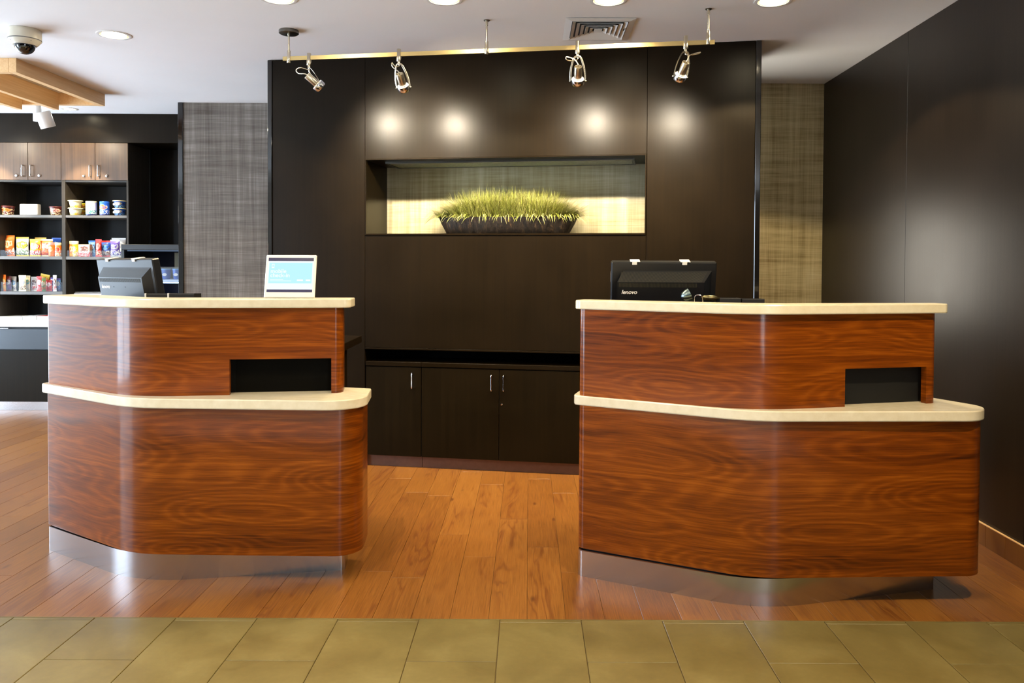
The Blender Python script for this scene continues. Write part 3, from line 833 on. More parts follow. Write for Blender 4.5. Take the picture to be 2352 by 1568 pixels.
def track_head(x, y, dC, aim, label, cable):
    """spot head clipped on the rail: dC = collar centre relative to the neck, aim = direction of the beam"""
    t = thing('track_spotlight', label, 'spotlight', (x, y, 2.505), 0, 'spotlights on the brass rail')
    obj('stem', MB().lathe([(.0125, -.038), (.0135, -.036), (.0135, -.002), (.0118, 0), (.0118, .030), (.0105, .032)], 18), M['nickel'], t, True)
    obj('neck', MB().lathe([(.0075, -.052), (.0075, -.038)], 14), M['nickel'], t, True)
    N = Vector((0, 0, -.052)); C = N + Vector(dC); aim = Vector(aim).normalized()
    side = aim.cross(Vector((0,0,1))).normalized()
    Q = aim.to_track_quat('Z', 'Y').to_matrix().to_4x4(); R = Matrix.Translation(C) @ Q   # local +Z = aim
    # yoke: flat strap from knob over the neck to the other knob
    up = (N - C).normalized()
    pts = [C + side*.039, C + side*.040 + up*.03, C + side*.034 + up*.075, N + side*.020 - up*.012, N + side*.008, N - side*.008, N - side*.020 - up*.012, C - side*.034 + up*.075, C - side*.040 + up*.03, C - side*.039]
    obj('yoke', MB().tube(smooth_path(pts, 5), .002, 8, flat=(.0017, .0055)) , M['nickel'], t, True)
    obj('head', MB().lathe([(.0, -.078), (.015, -.078), (.017, -.086), (.0205, -.087), (.0215, -.084), (.0215, -.018), (.021, -.016), (.0, -.016)], 28, R, cap=False), M['nickel'], t, True)
    obj('collar', MB().lathe([(.0335, -.013), (.0345, -.014), (.0355, -.010), (.0355, .016), (.034, .018), (.0325, .018), (.0325, -.012), (.0335, -.013)], 32, R, cap=False), M['chrome'], t, True)
    obj('reflector', MB().lathe([(.0205, -.016), (.023, -.008), (.029, .010)], 28, R, cap=False), M['chrome'], t, True)
    obj('bulb', MB().lathe([(.0, -.006), (.018, -.006)], 24, R, cap=False), M['bulb'], t)
    obj('leak_glow', MB().lathe([(.0222, -.0125), (.0322, -.0105)], 28, R, cap=False), emit('warm_gap_glow', HALO, 5), t)  # glowing ring standing in for light leaking behind the collar
    for sg in (1, -1):
        obj('knob', MB().lathe([(0, -.0045), (.0035, -.003), (.0045, 0), (.0035, .003), (0, .0045)], 12, Matrix.Translation(C + side*sg*.044)), M['nickel'], t, True)
    rear = C - aim*.086
    obj('cable', MB().tube(smooth_path([rear + aim*.01, rear - aim*.012] + [Vector(c) for c in cable] + [N + Vector((0,0,-.012)), N], 6), .0028, 8), M['nickel'], t, True)
    spot_light(t, C + aim*.02, aim, P_SPOT, 58, .7, .02, HALO)
    return t
track_head(-1.277, 4.682, (.058, -.004, -.104), (.66, .42, -.58), 'leftmost track spotlight, tilted to the right near the rail end',
           [(-.055, -.02, -.088), (-.068, -.02, -.068), (-.045, -.015, -.055)])
track_head(-.742, 4.584, (.022, .03, -.125), (.16, .62, -.70), 'second track spotlight from the left, beneath the dark wall top',
           [(-.030, -.03, -.075), (-.034, -.03, -.052), (-.018, -.02, -.070)])
track_head(.258, 4.402, (.004, .03, -.125), (.02, .66, -.70), 'third track spotlight, hanging just below the air diffuser',
           [(-.020, -.03, -.075), (-.062, -.04, -.065), (-.058, -.04, -.082), (-.015, -.02, -.080)])
track_head(.824, 4.297, (-.022, .03, -.125), (-.24, .62, -.70), 'rightmost track spotlight, tilted to the left beside the last rod',
           [(.020, -.02, -.075), (.070, -.03, -.062), (.060, -.03, -.070), (.018, -.01, -.072)])

# =================================================================== NICHE PLANTER
pl = thing('grass_planter', 'long dark bark-textured bowl filled with yellow-green grass in the niche', 'plant', W(1.585, .20, NZ0), AW)
def bark():
    t = NT('bark_bowl')
    f = t.noise(t.coord('Object', scale=(46, 46, 6)), 1.0, 5, .7, .6)
    g = t.noise(t.coord('Object', scale=(10, 10, 220)), 1.0, 2, .5)
    t.set(color=t.ramp(f, [(.40, rgb(14, 9, 5)), (.56, rgb(36, 25, 15)), (.74, rgb(86, 66, 42))]), rough=.55, spec=.5)
    t.bump(t.math('ADD', t.math('MULTIPLY', f, .8), t.math('MULTIPLY', g, .2)), .6, .006); return t.m
bw = MB(); seg = 96; prof = []
for (fx, fy, z) in ((.40, .085, 0), (.405, .09, .004), (.425, .108, .04), (.444, .120, .075), (.456, .127, .104), (.458, .128, .109), (.448, .118, .109), (.440, .112, .096)):
    prof.append((fx, fy, z))
vs = []; fs = []
rb = random.Random(5)
rad = [1 + .014*rb.uniform(-1, 1) for _ in range(seg)]
for (fx, fy, z) in prof:
    for k in range(seg):
        a = 2*PI*k/seg; c, s_ = math.cos(a), math.sin(a); e = .72
        wob = rad[k] if 0 < z < .105 else 1
        vs.append((fx*wob*math.copysign(abs(c)**e, c), fy*wob*math.copysign(abs(s_)**e, s_), z + (.004*rb.uniform(-1, 1) if z > .1 else 0)))
for i in range(len(prof)-1):
    for k in range(seg):
        j = (k+1) % seg; fs.append((i*seg+k, i*seg+j, (i+1)*seg+j, (i+1)*seg+k))
fs.append(tuple(range(seg))[::-1]); bw.add(vs, fs)
obj('bowl', bw, bark(), pl, True)
obj('soil', MB().prism([(.445*math.copysign(abs(math.cos(a))**.72, math.cos(a)), .112*math.copysign(abs(math.sin(a))**.72, math.sin(a))) for a in [2*PI*k/40 for k in range(40)]], .08, .098), plain('dark_soil', rgb(38, 28, 16), .9, noise=.4), pl)
gm = MB(); rg = random.Random(11)
def blade(x, y, z, dx, dy, h, bend, w, mi, n=5, fall=.45):
    """curved tapering blade"""
    d = Vector((dx, dy, 0)); L = h
    sd = Vector((-dy, dx, 0)); sd = sd.normalized() if sd.length > 1e-4 else Vector((1, 0, 0))
    sd = (sd + Vector((rg.uniform(-.5,.5), rg.uniform(-.5,.5), 0))).normalized()
    p = Vector((x, y, z)); dirv = (Vector((0,0,1)) + d*.5).normalized(); vs = []
    for i in range(n):
        t = i/(n-1); ww = w*(1 - t**1.6)*.5 + .0001
        vs += [p - sd*ww, p + sd*ww]
        dirv = (dirv + d*bend/(n-1) + Vector((0,0,-abs(bend)*fall*t*4/(n-1)))).normalized()
        p = p + dirv*(L/(n-1))
    fs = [(2*i, 2*i+1, 2*i+3, 2*i+2) for i in range(n-1)]
    for q in vs: q.y = min(q.y, .188)
    gm.add(vs, fs, mi)
for i in range(7400):
    a = rg.uniform(0, 2*PI); q = math.sqrt(rg.random())
    c, s_ = math.cos(a), math.sin(a)
    x = .440*q*math.copysign(abs(c)**.8, c); y = .108*q*math.copysign(abs(s_)**.8, s_)
    ex = x/.44; out = Vector((ex*abs(ex)**1.6*2.1, y/.11*.5, 0))
    out += Vector((rg.gauss(0, .44), rg.gauss(0, .34), 0))
    h = (rg.uniform(.14, .215) + (.03 if rg.random() < .12 else 0))*(1 - .06*abs(ex)**2)
    blade(x, y, .092, out.x, out.y, h, rg.uniform(.2, 1.1), rg.uniform(.0022, .0046), rg.choice((0,0,1,1,2,3)))
for i in range(300):      # drooping blades over the rim
    a = rg.uniform(0, 2*PI); c, s_ = math.cos(a), math.sin(a)
    if s_ > .3: continue
    x = .445*math.copysign(abs(c)**.75, c); y = .112*math.copysign(abs(s_)**.75, s_)
    blade(x, y, .098, c*.9+rg.gauss(0,.45), min(-.35, s_*1.1-.2), rg.uniform(.09, .17), rg.uniform(1.6, 2.8), rg.uniform(.005, .009), rg.choice((0,1,1,2)), 8, .9)
def grass_mat(n, c):
    t = NT(n); t.set(color=c, rough=.45, spec=.4)
    t.bsdf.inputs['Subsurface Weight'].default_value = 0.0
    return t.m
gr = obj('grass', gm, [grass_mat('grass_lime', rgb(156, 160, 76)), grass_mat('grass_pale', rgb(170, 168, 104)), grass_mat('grass_green', rgb(124, 132, 48)), grass_mat('grass_olive', rgb(86, 84, 30))], pl)
gr['kind'] = 'stuff'; gr['label'] = 'dense tuft of pale yellow-green artificial grass'

# =================================================================== ON THE DESKS
def monitor(label, loc, yaw, tilt=13):
    t = thing('computer_monitor', label, 'monitor', (loc[0], loc[1], .950), yaw, 'monitors on the reception desks')
    w, h, d = .242, .16, .020
    T = Matrix.Translation((0, 0, .232)) @ Matrix.Rotation(math.radians(tilt), 4, 'X')   # top leans towards the camera
    def xf(mb): mb.v = [tuple(T @ Vector(p)) for p in mb.v]; return mb
    obj('bezel', xf(MB().bbox(-w, w, -d, d, -h, h, .005)), M['housing'], t)
    # raised back shell with sloping shoulders
    a0 = [(-w+.025, -d, -h+.005), (w-.022, -d, -h+.005), (w-.022, -d, h-.040), (-w+.055, -d, h-.040)]
    bo = .030 if yaw < -.3 else .045; li = .046 if yaw < -.3 else .025
    a1 = [(-w+li, -d-bo, -h+.005), (w-.062, -d-bo, -h+.005), (w-.062, -d-bo, h-.085), (-w+li, -d-bo, h-.085)]
    obj('back_shell', xf(MBa(a0 + a1, [(4,5,6,7),(0,1,5,4),(1,2,6,5),(2,3,7,6),(3,0,4,7)])), M['housing'], t)
    obj('screen', xf(MB().box(-w+.012, w-.012, d, d+.001, -h+.014, h-.012)), M['black_gloss'], t)
    vm = MB()
    for k in range(60):      # vent slots on the sloping shoulder
        x0 = -w+li+.009 + k*.0064
        if x0 > w-.075: break
        y0, z0 = -d-bo-.0005, h-.084; y1, z1 = -d-.006, h-.046
        sx = (k/60)*.02 + .012
        vm.add([(x0, y0, z0), (x0+.0022, y0, z0), (x0+.0022+sx, y1, z1+.0006), (x0+sx, y1, z1+.0006)], [(0,1,2,3)])
    for k in range(56):
        x0 = -w+li+.009 + k*.0064
        if x0 > w-.075: break
        vm.box(x0, x0+.003, -d-bo-.0008, -d-bo, h-.108, h-.090)
    vo = obj('vent_slots', xf(vm), plain('vent_dark', rgb(46, 44, 32), .5), t); vo['kind'] = 'stuff'
    R = T @ Matrix.Translation((-w+li+.02, -d-bo-.0006, h-.140)) @ Matrix.Rotation(PI/2, 4, 'X')
    text_obj('logo', 'lenovo', .026, M['whiteg'], t, R, .0003, shear=.25, bold=.0006)['label'] = 'white maker lettering'
    for x in (-.07, .03): obj('screw_hole', xf(MB().lathe([(.003,0),(.003,.0008)], 10, Matrix.Translation((x, -d-bo, h-.132)) @ Matrix.Rotation(PI/2, 4, 'X'))), M['black_matte'], t)
    obj('port_label', xf(MB().bbox(-.09, .02, -d-bo-.002, -d-bo, -h+.05, -h+.056, .0005)), M['cream'], t)
    for x in (-.155, .075):
        obj('clip', xf(MB().bbox(x, x+.045, -d-.004, d+.004, h, h+.004, .001).bbox(x+.008, x+.03, -d-.006, -d-.0005, h-.012, h+.004, .001)), M['whiteg'], t)['label'] = 'small white clip over the top edge'
    obj('side_buttons', xf(MB().bbox(-w-.002, -w, -.006, .006, h-.10, h-.05, .0008)), M['grey'], t)
    obj('stand', MB().bbox(-.035, .035, -.018, .03, .012, .10, .004), M['black'], t)
    obj('base_plate', MB().bbox(-.12, .12, -.09, .09, 0, .012, .004), M['black'], t)
    return t
def MBa(vs, fs):
    m = MB(); m.add(vs, fs); return m
monitor('black computer monitor seen from behind on the right desk', (.625, 3.77), math.radians(-2))
monitor('black computer monitor turned sideways on the left desk', (-1.955, 3.97), math.radians(-33), 10)

# white tablet stand with the check-in screen
t = thing('tablet_sign', 'white-framed tablet with a pale blue screen on the left counter', 'tablet', (-1.040, 3.49, ZU1), math.radians(2))
T = Matrix.Rotation(math.radians(-14), 4, 'X')
def xt(mb): mb.v = [tuple(T @ Vector(p)) for p in mb.v]; return mb
obj('frame', xt(MB().bbox(-.109, .109, 0, .012, .003, .194, .003)), M['whiteg'], t)
obj('easel_leg', MB().tube([(0, .056, .002), (0, .048, .14)], .004, 8), M['whiteg'], t)
sc_w = emit('screen_white', (.86, .93, 1.0), 1.0); sc_c = emit('screen_cyan', (.50, .86, .93), 1.0); sc_n = plain('screen_navy', rgb(46, 46, 84), .25)
obj('screen', xt(MB().box(-.098, .098, -.001, .0005, .026, .180)), sc_w, t)
obj('screen_area', xt(MB().box(-.093, .093, -.0018, -.0008, .066, .158)), sc_c, t)['label'] = 'pale blue advert area'
obj('screen_bar', xt(MB().box(-.098, .098, -.0022, -.0008, .166, .180)), sc_n, t)['label'] = 'navy bar'
obj('screen_bar', xt(MB().box(-.098, .098, -.0022, -.0008, .026, .038)), sc_n, t)['label'] = 'navy bar'
sc_t = emit('screen_text', (.9, 1.0, 1.0), 1.05)
def tx(s, x, z, size): text_obj('screen_text', s, size, sc_t, t, T @ Matrix.Translation((x, -.0025, z)) @ Matrix.Rotation(PI/2, 4, 'X'), .0001, bold=.0002)
tx('mobile', -.086, .112, .025); tx('check-in', -.086, .093, .025)
obj('screen_icon', xt(MB().box(-.082, -.080, -.003, -.002, .136, .152).box(-.073, -.071, -.003, -.002, .136, .152).box(-.082, -.071, -.003, -.002, .150, .152).box(-.082, -.071, -.003, -.002, .134, .138)), sc_t, t)
obj('screen_rule', xt(MB().box(-.086, -.03, -.003, -.002, .0815, .083).box(-.086, .005, -.003, -.002, .0755, .077)), sc_t, t)['kind'] = 'stuff'
obj('screen_badge', xt(MB().bbox(.030, .056, -.003, -.002, .076, .083, .0003)), sc_t, t)
obj('screen_badge', xt(MB().bbox(.068, .088, -.003, -.002, .076, .083, .0003)), sc_t, t)

# scanner on a stand, behind the right counter
t = thing('barcode_scanner', 'small silver handheld scanner resting behind the right counter, before the monitor', 'scanner', (.70, 3.47, .950), 0)
obj('stand', MB().lathe([(.045, 0), (.045, .008), (.012, .014), (.008, .02), (.008, .20), (.014, .205)], 20), M['black'], t, True)
R = Matrix.Translation((-.012, -.01, .240)) @ Matrix.Rotation(math.radians(66), 4, 'Y') @ Matrix.Scale(1.18, 4)
obj('head', MB().lathe([(.0, -.030), (.010, -.029), (.019, -.022), (.024, -.008), (.026, .004)][::1], 24, R, cap=False), plain('gunmetal', rgb(120, 138, 142), .22, 1.0), t, True)
obj('window', MB().lathe([(.0, .003), (.0255, .003)], 24, R, cap=False), M['black_gloss'], t)
obj('trigger_guard', MB().tube(smooth_path([(.010, -.02, .205), (.010, -.02, .230), (.018, -.02, .240), (.036, -.02, .240), (.044, -.02, .230), (.046, -.02, .205)], 5), .0022, 8), M['chrome'], t, True)
obj('handle', MB().lathe([(.0, 0), (.012, .012), (.017, .035), (.015, .06), (.006, .078), (.0, .084)], 20, Matrix.Translation((.040, 0, .230)) @ Matrix.Rotation(math.radians(92), 4, 'Y') @ Matrix.Scale(.75, 4, (1,0,0))), plain('olive_chrome', rgb(110, 104, 78), .25, .9), t, True)
def tray(label, x, y, w, ztop, ry=0.0, edge=False):
    t = thing('black_file_box', label, 'box', (x, y, .950), ry, 'low black boxes behind the counters')
    hh = ztop - .950
    m = MB().box(0, w, 0, .003, 0, hh).box(0, w, .077, .08, 0, hh).box(0, .003, .003, .077, 0, hh).box(w-.003, w, .003, .077, 0, hh).box(0, w, 0, .08, 0, .004)
    obj('box', m, M['black'], t)
    obj('rim', MB().box(0, w, -.0006, .0, hh-.002, hh), M['grey'], t)
    if edge: obj('edge_strip', MB().bbox(-.008, -.001, -.002, .004, 0, hh+.002, .0005), M['whiteg'], t)['label'] = 'clear white edge'
tray('low black box just right of the right desk monitor', .868, 3.66, .096, 1.171)
tray('low black box at the right end behind the right counter', .970, 3.66, .102, 1.168)
tray('low black box beside the turned monitor on the left desk', -1.758, 3.70, .095, 1.176, 0, True)
tray('low black box with slanted end behind the left counter middle', -1.653, 3.70, .115, 1.177, 0, True)

# =================================================================== MARKET SHELVING
SY = 7.27
ms = thing('market_shelving', 'black open shelf unit with brown doors above, stocked with snacks', 'shelving', (-4.51, SY, 0))
def mx(x): return x + 4.51
def mpart(name, x0, x1, y0, y1, z0, z1, mat, b=.001, par=None, lab=None):
    o = obj(name, MB().bbox(mx(x0), mx(x1), y0, y1, z0, z1, b), mat, par or ms)
    if lab: o['label'] = lab
    return o
lipm = plain('shelf_edge', rgb(92, 88, 82), .35)
mpart('back_board', -5.41, -3.60, .40, .42, .08, 2.41, M['black_matte'])
for x in (-5.41, -4.81, -4.213, -3.629): mpart('upright', x, x+.033 if x != -3.629 else -3.610, 0, .40, .08, 2.41, espresso('upright_wood', .35, True, (58, 54, 50)) if x == -5.41 else bpy.data.materials['upright_wood'], .0015)
for (x0, x1) in ((-5.377, -4.81), (-4.777, -4.213), (-4.180, -3.629)):
    for z0, z1 in ((1.738, 1.761), (1.361, 1.389), (1.043, 1.071)):
        if x0 > -4.3 and z0 < 1.1: continue
        mpart('shelf', x0+.0005, x1-.0005, .002, .40, z0, z1, lipm)
    mpart('cabinet_floor', x0+.0005, x1-.0005, .002, .40, 2.058, 2.074, M['black_matte'])
mpart('counter', -5.42, -3.60, -.05, .40, .755, .815, plain('white_counter', rgb(236, 234, 230), .3), .003, None, 'white counter top')
mpart('toe_kick', -5.41, -3.60, -.02, .0, 0, .078, M['steel'], .001, None, 'steel kick plate')
mpart('base_panel', -5.41, -3.60, -.045, -.02, .080, .543, M['esp_cab'])
for a, b in ((-5.40, -4.785), (-4.778, -4.19), (-4.183, -3.605)):
    d = mpart('drawer', a, b, -.040, -.018, .552, .735, plain('blue_black', rgb(34, 42, 50), .3) if 'blue_black' not in bpy.data.materials else bpy.data.materials['blue_black'])
    mpart('handle', a+.01, a+.11, -.056, -.040, .738, .744, M['chrome'], .001, d)  # chrome strip standing in for a bright edge reflection
mpart('base_body', -5.40, -3.61, -.017, .40, .08, .752, M['black_matte'])
xs_d = [-5.409, -5.11, -4.811, -4.512, -4.213, -3.906, -3.611]
for i in range(6):
    a, b = xs_d[i], xs_d[i+1]
    d = mpart('door', a+.0015, b-.0015, -.004, .016, 2.076, 2.409, M['door_brown'], .0015)
    rt = (i % 2 == 0)
    hx_ = b-.040 if rt else a+.036
    h = obj('handle', handle_bar(.098, .005), M['chrome'], d, True, loc=(mx(hx_), -.004, 2.157)); h['label'] = 'chrome bow handle'
    kx = b-.100 if rt else a+.105
    obj('lock', MB().lathe([(.014, 0), (.014, .006), (.010, .012), (.0, .014)], 16, Matrix.Translation((mx(kx), -.004, 2.114)) @ Matrix.Rotation(PI/2, 4, 'X')), M['chrome'], d, True)['label'] = 'round chrome lock'

C_ = dict(white=rgb(240,238,232), cream=rgb(236,222,176), org=rgb(232,120,36), yel=rgb(240,196,44), red=rgb(206,44,38), blue=rgb(36,96,196), lblue=rgb(120,180,230),
          pur=rgb(92,66,150), grn=rgb(120,150,90), brn=rgb(120,66,36), mar=rgb(90,34,26), navy=rgb(30,36,92), pink=rgb(230,150,140), teal=rgb(60,150,140), grey=rgb(170,172,176))
_pk = {}
def pk(*names, rough=.35, scale=(3,3,9)):
    key = names + (rough, scale)
    if key not in _pk: _pk[key] = pack('print_' + '_'.join(names), [C_[n] for n in names], scale, rough, len(_pk))
    return _pk[key]
def solid(n, rough=.35):
    key = ('solid', n, rough)
    if key not in _pk: _pk[key] = plain('colour_' + n, C_[n], rough)
    return _pk[key]
Z1, Z2, Z3, ZC = 1.761, 1.389, 1.071, .815
def front(x, y, half):
    """keep an item near the shelf's front edge and inside its bay"""
    lft = x < -4.2
    y = y - .03
    x = x*y/7.27
    if lft: x = min(x, -4.2145 - half)
    else: x = max(min(x, -3.631 - half), -4.178 + half)
    return x, y
def tub(x, y, z, r, h, body, lid, label, group, brim=False, text=None, par_name='food_tub'):
    x, y = front(x, y, r*1.1)
    t = thing(par_name, label, 'food tub', (x, y, z), 0, group)
    obj('body', MB().lathe([(r*.72, 0), (r*.78, .003), (r*.95, h*.86), (r*.97, h*.9)], 24), body, t, True)
    obj('lid', MB().lathe([(r*(1.12 if brim else 1.02), h*.88), (r*(1.14 if brim else 1.03), h*.92), (r*(1.1 if brim else 1.0), h), (r*.8, h*1.01)], 24), lid, t, True)
    if text:
        text_obj('label_text', text, .024, M['whiteg'], t, Matrix.Translation((-.034, -r*.90, h*.32)) @ Matrix.Rotation(PI/2, 4, 'X'), .006, bold=.0008)
    return t
tub(-4.697, 7.37, Z1, .056, .084, pk('mar','org','cream','mar'), solid('mar'), 'small maroon food tub with dark lid at the far left of the top shelf', 'maroon food tubs')
tub(-4.262, 7.37, Z1, .056, .080, pk('mar','pink','cream','mar'), solid('mar'), 'small maroon food tub against the shelf divider on the top shelf', 'maroon food tubs')
t = thing('white_carton', 'plain white carton between the maroon tubs on the top shelf', 'box', (-4.620, 7.31, Z1))
obj('carton', MB().bbox(0, .166, 0, .055, 0, .102, .006), solid('white'), t); obj('print_patch', MB().bbox(.045, .125, -.001, .001, .012, .026, .0004), solid('grey'), t)
for k, (lab) in enumerate(('lower of two stacked cream noodle bowls on the top shelf', 'upper of two stacked cream noodle bowls on the top shelf')):
    tub(-4.135, 7.35, Z1+.069*k, .056, .067, pk('cream','white','cream','yel'), solid('cream'), lab, 'stacked cream bowls', True)
for k, (lab) in enumerate(('lower of two stacked amber cups behind the cream bowls', 'upper of two stacked amber cups behind the cream bowls')):
    tub(-4.030, 7.475, Z1+.060*k, .036, .058, pk('yel','org','brn','cream'), solid('yel'), lab, 'stacked amber cups', True)
def can(x, y, z, r, h, body, cap, base, label, group):
    x, y = front(x, y, r)
    t = thing('snack_canister', label, 'canister', (x, y, z), 0, group)
    obj('body', MB().lathe([(r, .010), (r, h-.014)], 28), body, t, True)
    obj('base_band', MB().lathe([(r*.97, 0), (r*1.01, .003), (r*1.01, .011)], 28), base, t, True)
    obj('lid', MB().lathe([(r*1.02, h-.014), (r*1.02, h-.003), (r*.97, h)], 28), cap, t, True)
can(-3.945, 7.34, Z1, .046, .128, pk('white','lblue','white','teal'), solid('cream'), solid('navy'), 'wide white and blue canister on the top shelf, beside the bowls', 'canisters')
can(-3.826, 7.34, Z1, .040, .126, pk('blue','org','white','blue'), solid('blue'), solid('navy'), 'narrower blue and orange canister on the top shelf', 'canisters')
for k, lab in enumerate(('lower of two stacked blue soup bowls at the right of the top shelf', 'upper of two stacked blue soup bowls at the right of the top shelf')):
    tub(-3.690, 7.35, Z1+.070*k, .052, .066, pk('blue','cream','navy','lblue'), solid('cream'), lab, 'stacked soup bowls', True, 'SOUP')

def bag(x, y, z, w, h, th, mat, label, group, top=None, name='snack_bag', tilt=0):
    """pillow bag with crimped top and bottom seams"""
    x, y = front(x, y, w/2)
    t = thing(name, label, 'snack bag', (x, y, z), 0, group)
    m = MB(); nx, nz = 8, 9; rq = random.Random(int(abs(x)*1000))
    zz0, zz1 = .012, h-.014
    for side in (-1, 1):
        vs = []
        for j in range(nz+1):
            for i in range(nx+1):
                u, v_ = i/nx, j/nz
                bul = (math.sin(PI*u)**.55)*(math.sin(PI*v_)**.5)
                px = (u-.5)*w*(1-.06*math.sin(PI*v_)) + .0
                vs.append((px, side*th/2*bul*(1+.12*rq.uniform(-1,1)), zz0+(zz1-zz0)*v_))
        fs = []
        for j in range(nz):
            for i in range(nx):
                a = j*(nx+1)+i; q = (a, a+1, a+nx+2, a+nx+1); fs.append(q if side < 0 else q[::-1])
        m.add(vs, fs)
    R = Matrix.Rotation(math.radians(tilt), 4, 'Y')
    m.v = [tuple(R @ Vector(p)) for p in m.v]
    obj('bag', m, mat, t, True)
    for s in (MB().box(-w/2, w/2, -.0012, .0012, zz1-.001, h), MB().box(-w/2, w/2, -.0012, .0012, 0.001, zz0+.001)):
        s.v = [tuple(R @ Vector(p)) for p in s.v]
        obj('seal', s, top or mat, t)
    return t
def carton(x0, x1, y, z, h, mat, top, label, group, name='snack_box', d=.10):
    t = thing(name, label, 'box', ((x0+x1)/2, y, z), 0, group); w = (x1-x0)/2
    obj('carton', MB().bbox(-w, w, 0, d, 0, h, .002), mat, t)
    obj('flap', MB().bbox(-w+.001, w-.001, .001, d-.001, h, h+.002, .0005), top, t)
    return t
# second shelf
G2 = 'crisp bags on the middle shelf'
bag(-4.702, 7.40, Z2, .128, .190, .05, pk('org','cream','org','white','org'), 'large orange and cream crisp bag at the left of the middle shelf', G2, solid('org'))
bag(-4.570, 7.42, Z2, .118, .176, .05, pk('white','yel','grn','white','grey'), 'white, yellow and green crisp bag, second from the left on the middle shelf', G2, solid('yel'))
bag(-4.455, 7.40, Z2, .096, .158, .045, pk('yel','white','red','white'), 'yellow and white snack bag with red print on the middle shelf', G2, solid('yel'))
bag(-4.405, 7.49, Z2, .105, .176, .045, pk('yel','cream','org','yel'), 'bright yellow bag tucked behind the others on the middle shelf', G2, solid('yel'))
bag(-4.350, 7.415, Z2, .112, .158, .05, pk('org','cream','red','org'), 'orange and red snack bag near the divider on the middle shelf', G2, solid('cream'))
bag(-4.262, 7.50, Z2, .085, .175, .045, pk('blue','lblue','blue','navy'), 'crumpled blue bag behind the jars beside the divider', G2, solid('blue'))
G2b = 'snack jars on the middle shelf'
def jar(x, y, z, r, h, mat, cap, label, group):
    x, y = front(x, y, r)
    t = thing('snack_jar', label, 'jar', (x, y, z), 0, group)
    obj('body', MB().lathe([(r*.94, 0), (r, .006), (r, h*.74), (r*.92, h*.80)], 20), mat, t, True)
    obj('cap', MB().lathe([(r*.97, h*.79), (r, h*.81), (r, h*.97), (r*.9, h)], 20), cap, t, True)
jar(-4.305, 7.342, Z2, .026, .128, pk('org','cream','org'), solid('pink'), 'slim orange jar left of another one, left of the shelf divider', G2b)
jar(-4.247, 7.342, Z2, .027, .126, pk('org','red','cream','org'), solid('cream'), 'slim orange jar touching the shelf divider on its left side', G2b)
jar(-4.170, 7.36, Z2, .026, .140, pk('org','cream','org','yel'), solid('cream'), 'orange jar with cream cap just right of the shelf divider', G2b)
jar(-4.092, 7.36, Z2, .028, .140, pk('yel','cream','yel','white'), solid('white'), 'pale yellow jar with white cap, second right of the divider', G2b)
carton(-4.088, -3.985, 7.31, Z2, .110, pk('cream','brn','pink','red','cream'), solid('yel'), 'reddish brown snack box with yellow lid on the middle shelf', 'snack boxes', d=.045)
G2c = 'upright packets on the middle shelf, right bay'
bag(-3.942, 7.41, Z2, .062, .148, .035, pk('lblue','white','blue','lblue'), 'light blue upright packet on the middle shelf', G2c, solid('blue'))
bag(-3.882, 7.37, Z2, .054, .158, .035, pk('red','pink','red','cream'), 'bright red upright packet on the middle shelf', G2c, solid('red'))
bag(-3.816, 7.415, Z2, .080, .148, .04, pk('blue','lblue','brn','white','blue'), 'blue and brown packet right of the red one', G2c, solid('red'))
bag(-3.733, 7.36, Z2, .088, .155, .04, pk('pur','grey','pur','white'), 'purple packet in front of the white one at the right end', G2c, solid('grey'))
bag(-3.700, 7.48, Z2, .130, .176, .05, pk('white','grey','white','pur'), 'puffy white bag at the right end of the middle shelf', G2c, solid('white'))
# third shelf: chocolate and cereal bars standing in clear bins
G3 = 'snack bars on the lower shelf'
bars = [(-4.745, .050, .150, ('org','cream','yel'), 'orange bar wrapper at the left edge of the lower shelf'),
        (-4.690, .045, .140, ('mar','grey','pur'), 'dark maroon bar wrapper near the left edge of the lower shelf'),
        (-4.640, .046, .134, ('white','lblue','white','navy'), 'white and blue bar wrapper on the lower shelf'),
        (-4.558, .066, .146, ('cream','grey','cream','brn'), 'wide cream bar wrapper on the lower shelf'),
        (-4.503, .040, .143, ('cream','teal','white'), 'cream and teal bar wrapper right behind the wide cream one'),
        (-4.445, .052, .132, ('white','mar','white','red'), 'white bar wrapper with dark bands on the lower shelf'),
        (-4.395, .045, .138, ('red','white','pink'), 'red and white bar wrapper mid lower shelf'),
        (-4.355, .045, .120, ('grn','cream','org'), 'pale green bar wrapper mid lower shelf'),
        (-4.300, .060, .104, ('red','white','red'), 'short red packet in front of the orange ones'),
        (-4.243, .032, .148, ('white','mar','white','red'), 'tall white and red wrapper near the divider'),
        (-4.2195, .0, .0, None, '')]
bars = bars[:-1]
for i, (x, w, h, cs, lab) in enumerate(bars):
    xx = -4.765 + (x + 4.765)*.93
    bag(xx, 7.35 + .032*(i % 3), Z3, w, h, .02, pk(*cs, rough=.3), lab, G3, solid(cs[0]), 'snack_bar')
bag(-4.395, 7.50, Z3, .085, .158, .03, pk('yel','org','brn'), 'golden yellow crumpled packet rising behind the bars', G3, solid('yel'), 'snack_bar', 12)
bag(-4.330, 7.54, Z3, .070, .128, .03, pk('org','yel','brn'), 'orange crumpled packet behind the short red one', G3, solid('org'), 'snack_bar', -8)
bag(-4.298, 7.455, Z3, .040, .125, .02, pk('white','pur','red'), 'white packet with purple print by the divider', G3, solid('pur'), 'snack_bar')
bag(-4.252, 7.48, Z3, .050, .118, .02, pk('lblue','white','pur'), 'pale blue packet with purple top by the divider', G3, solid('pur'), 'snack_bar')
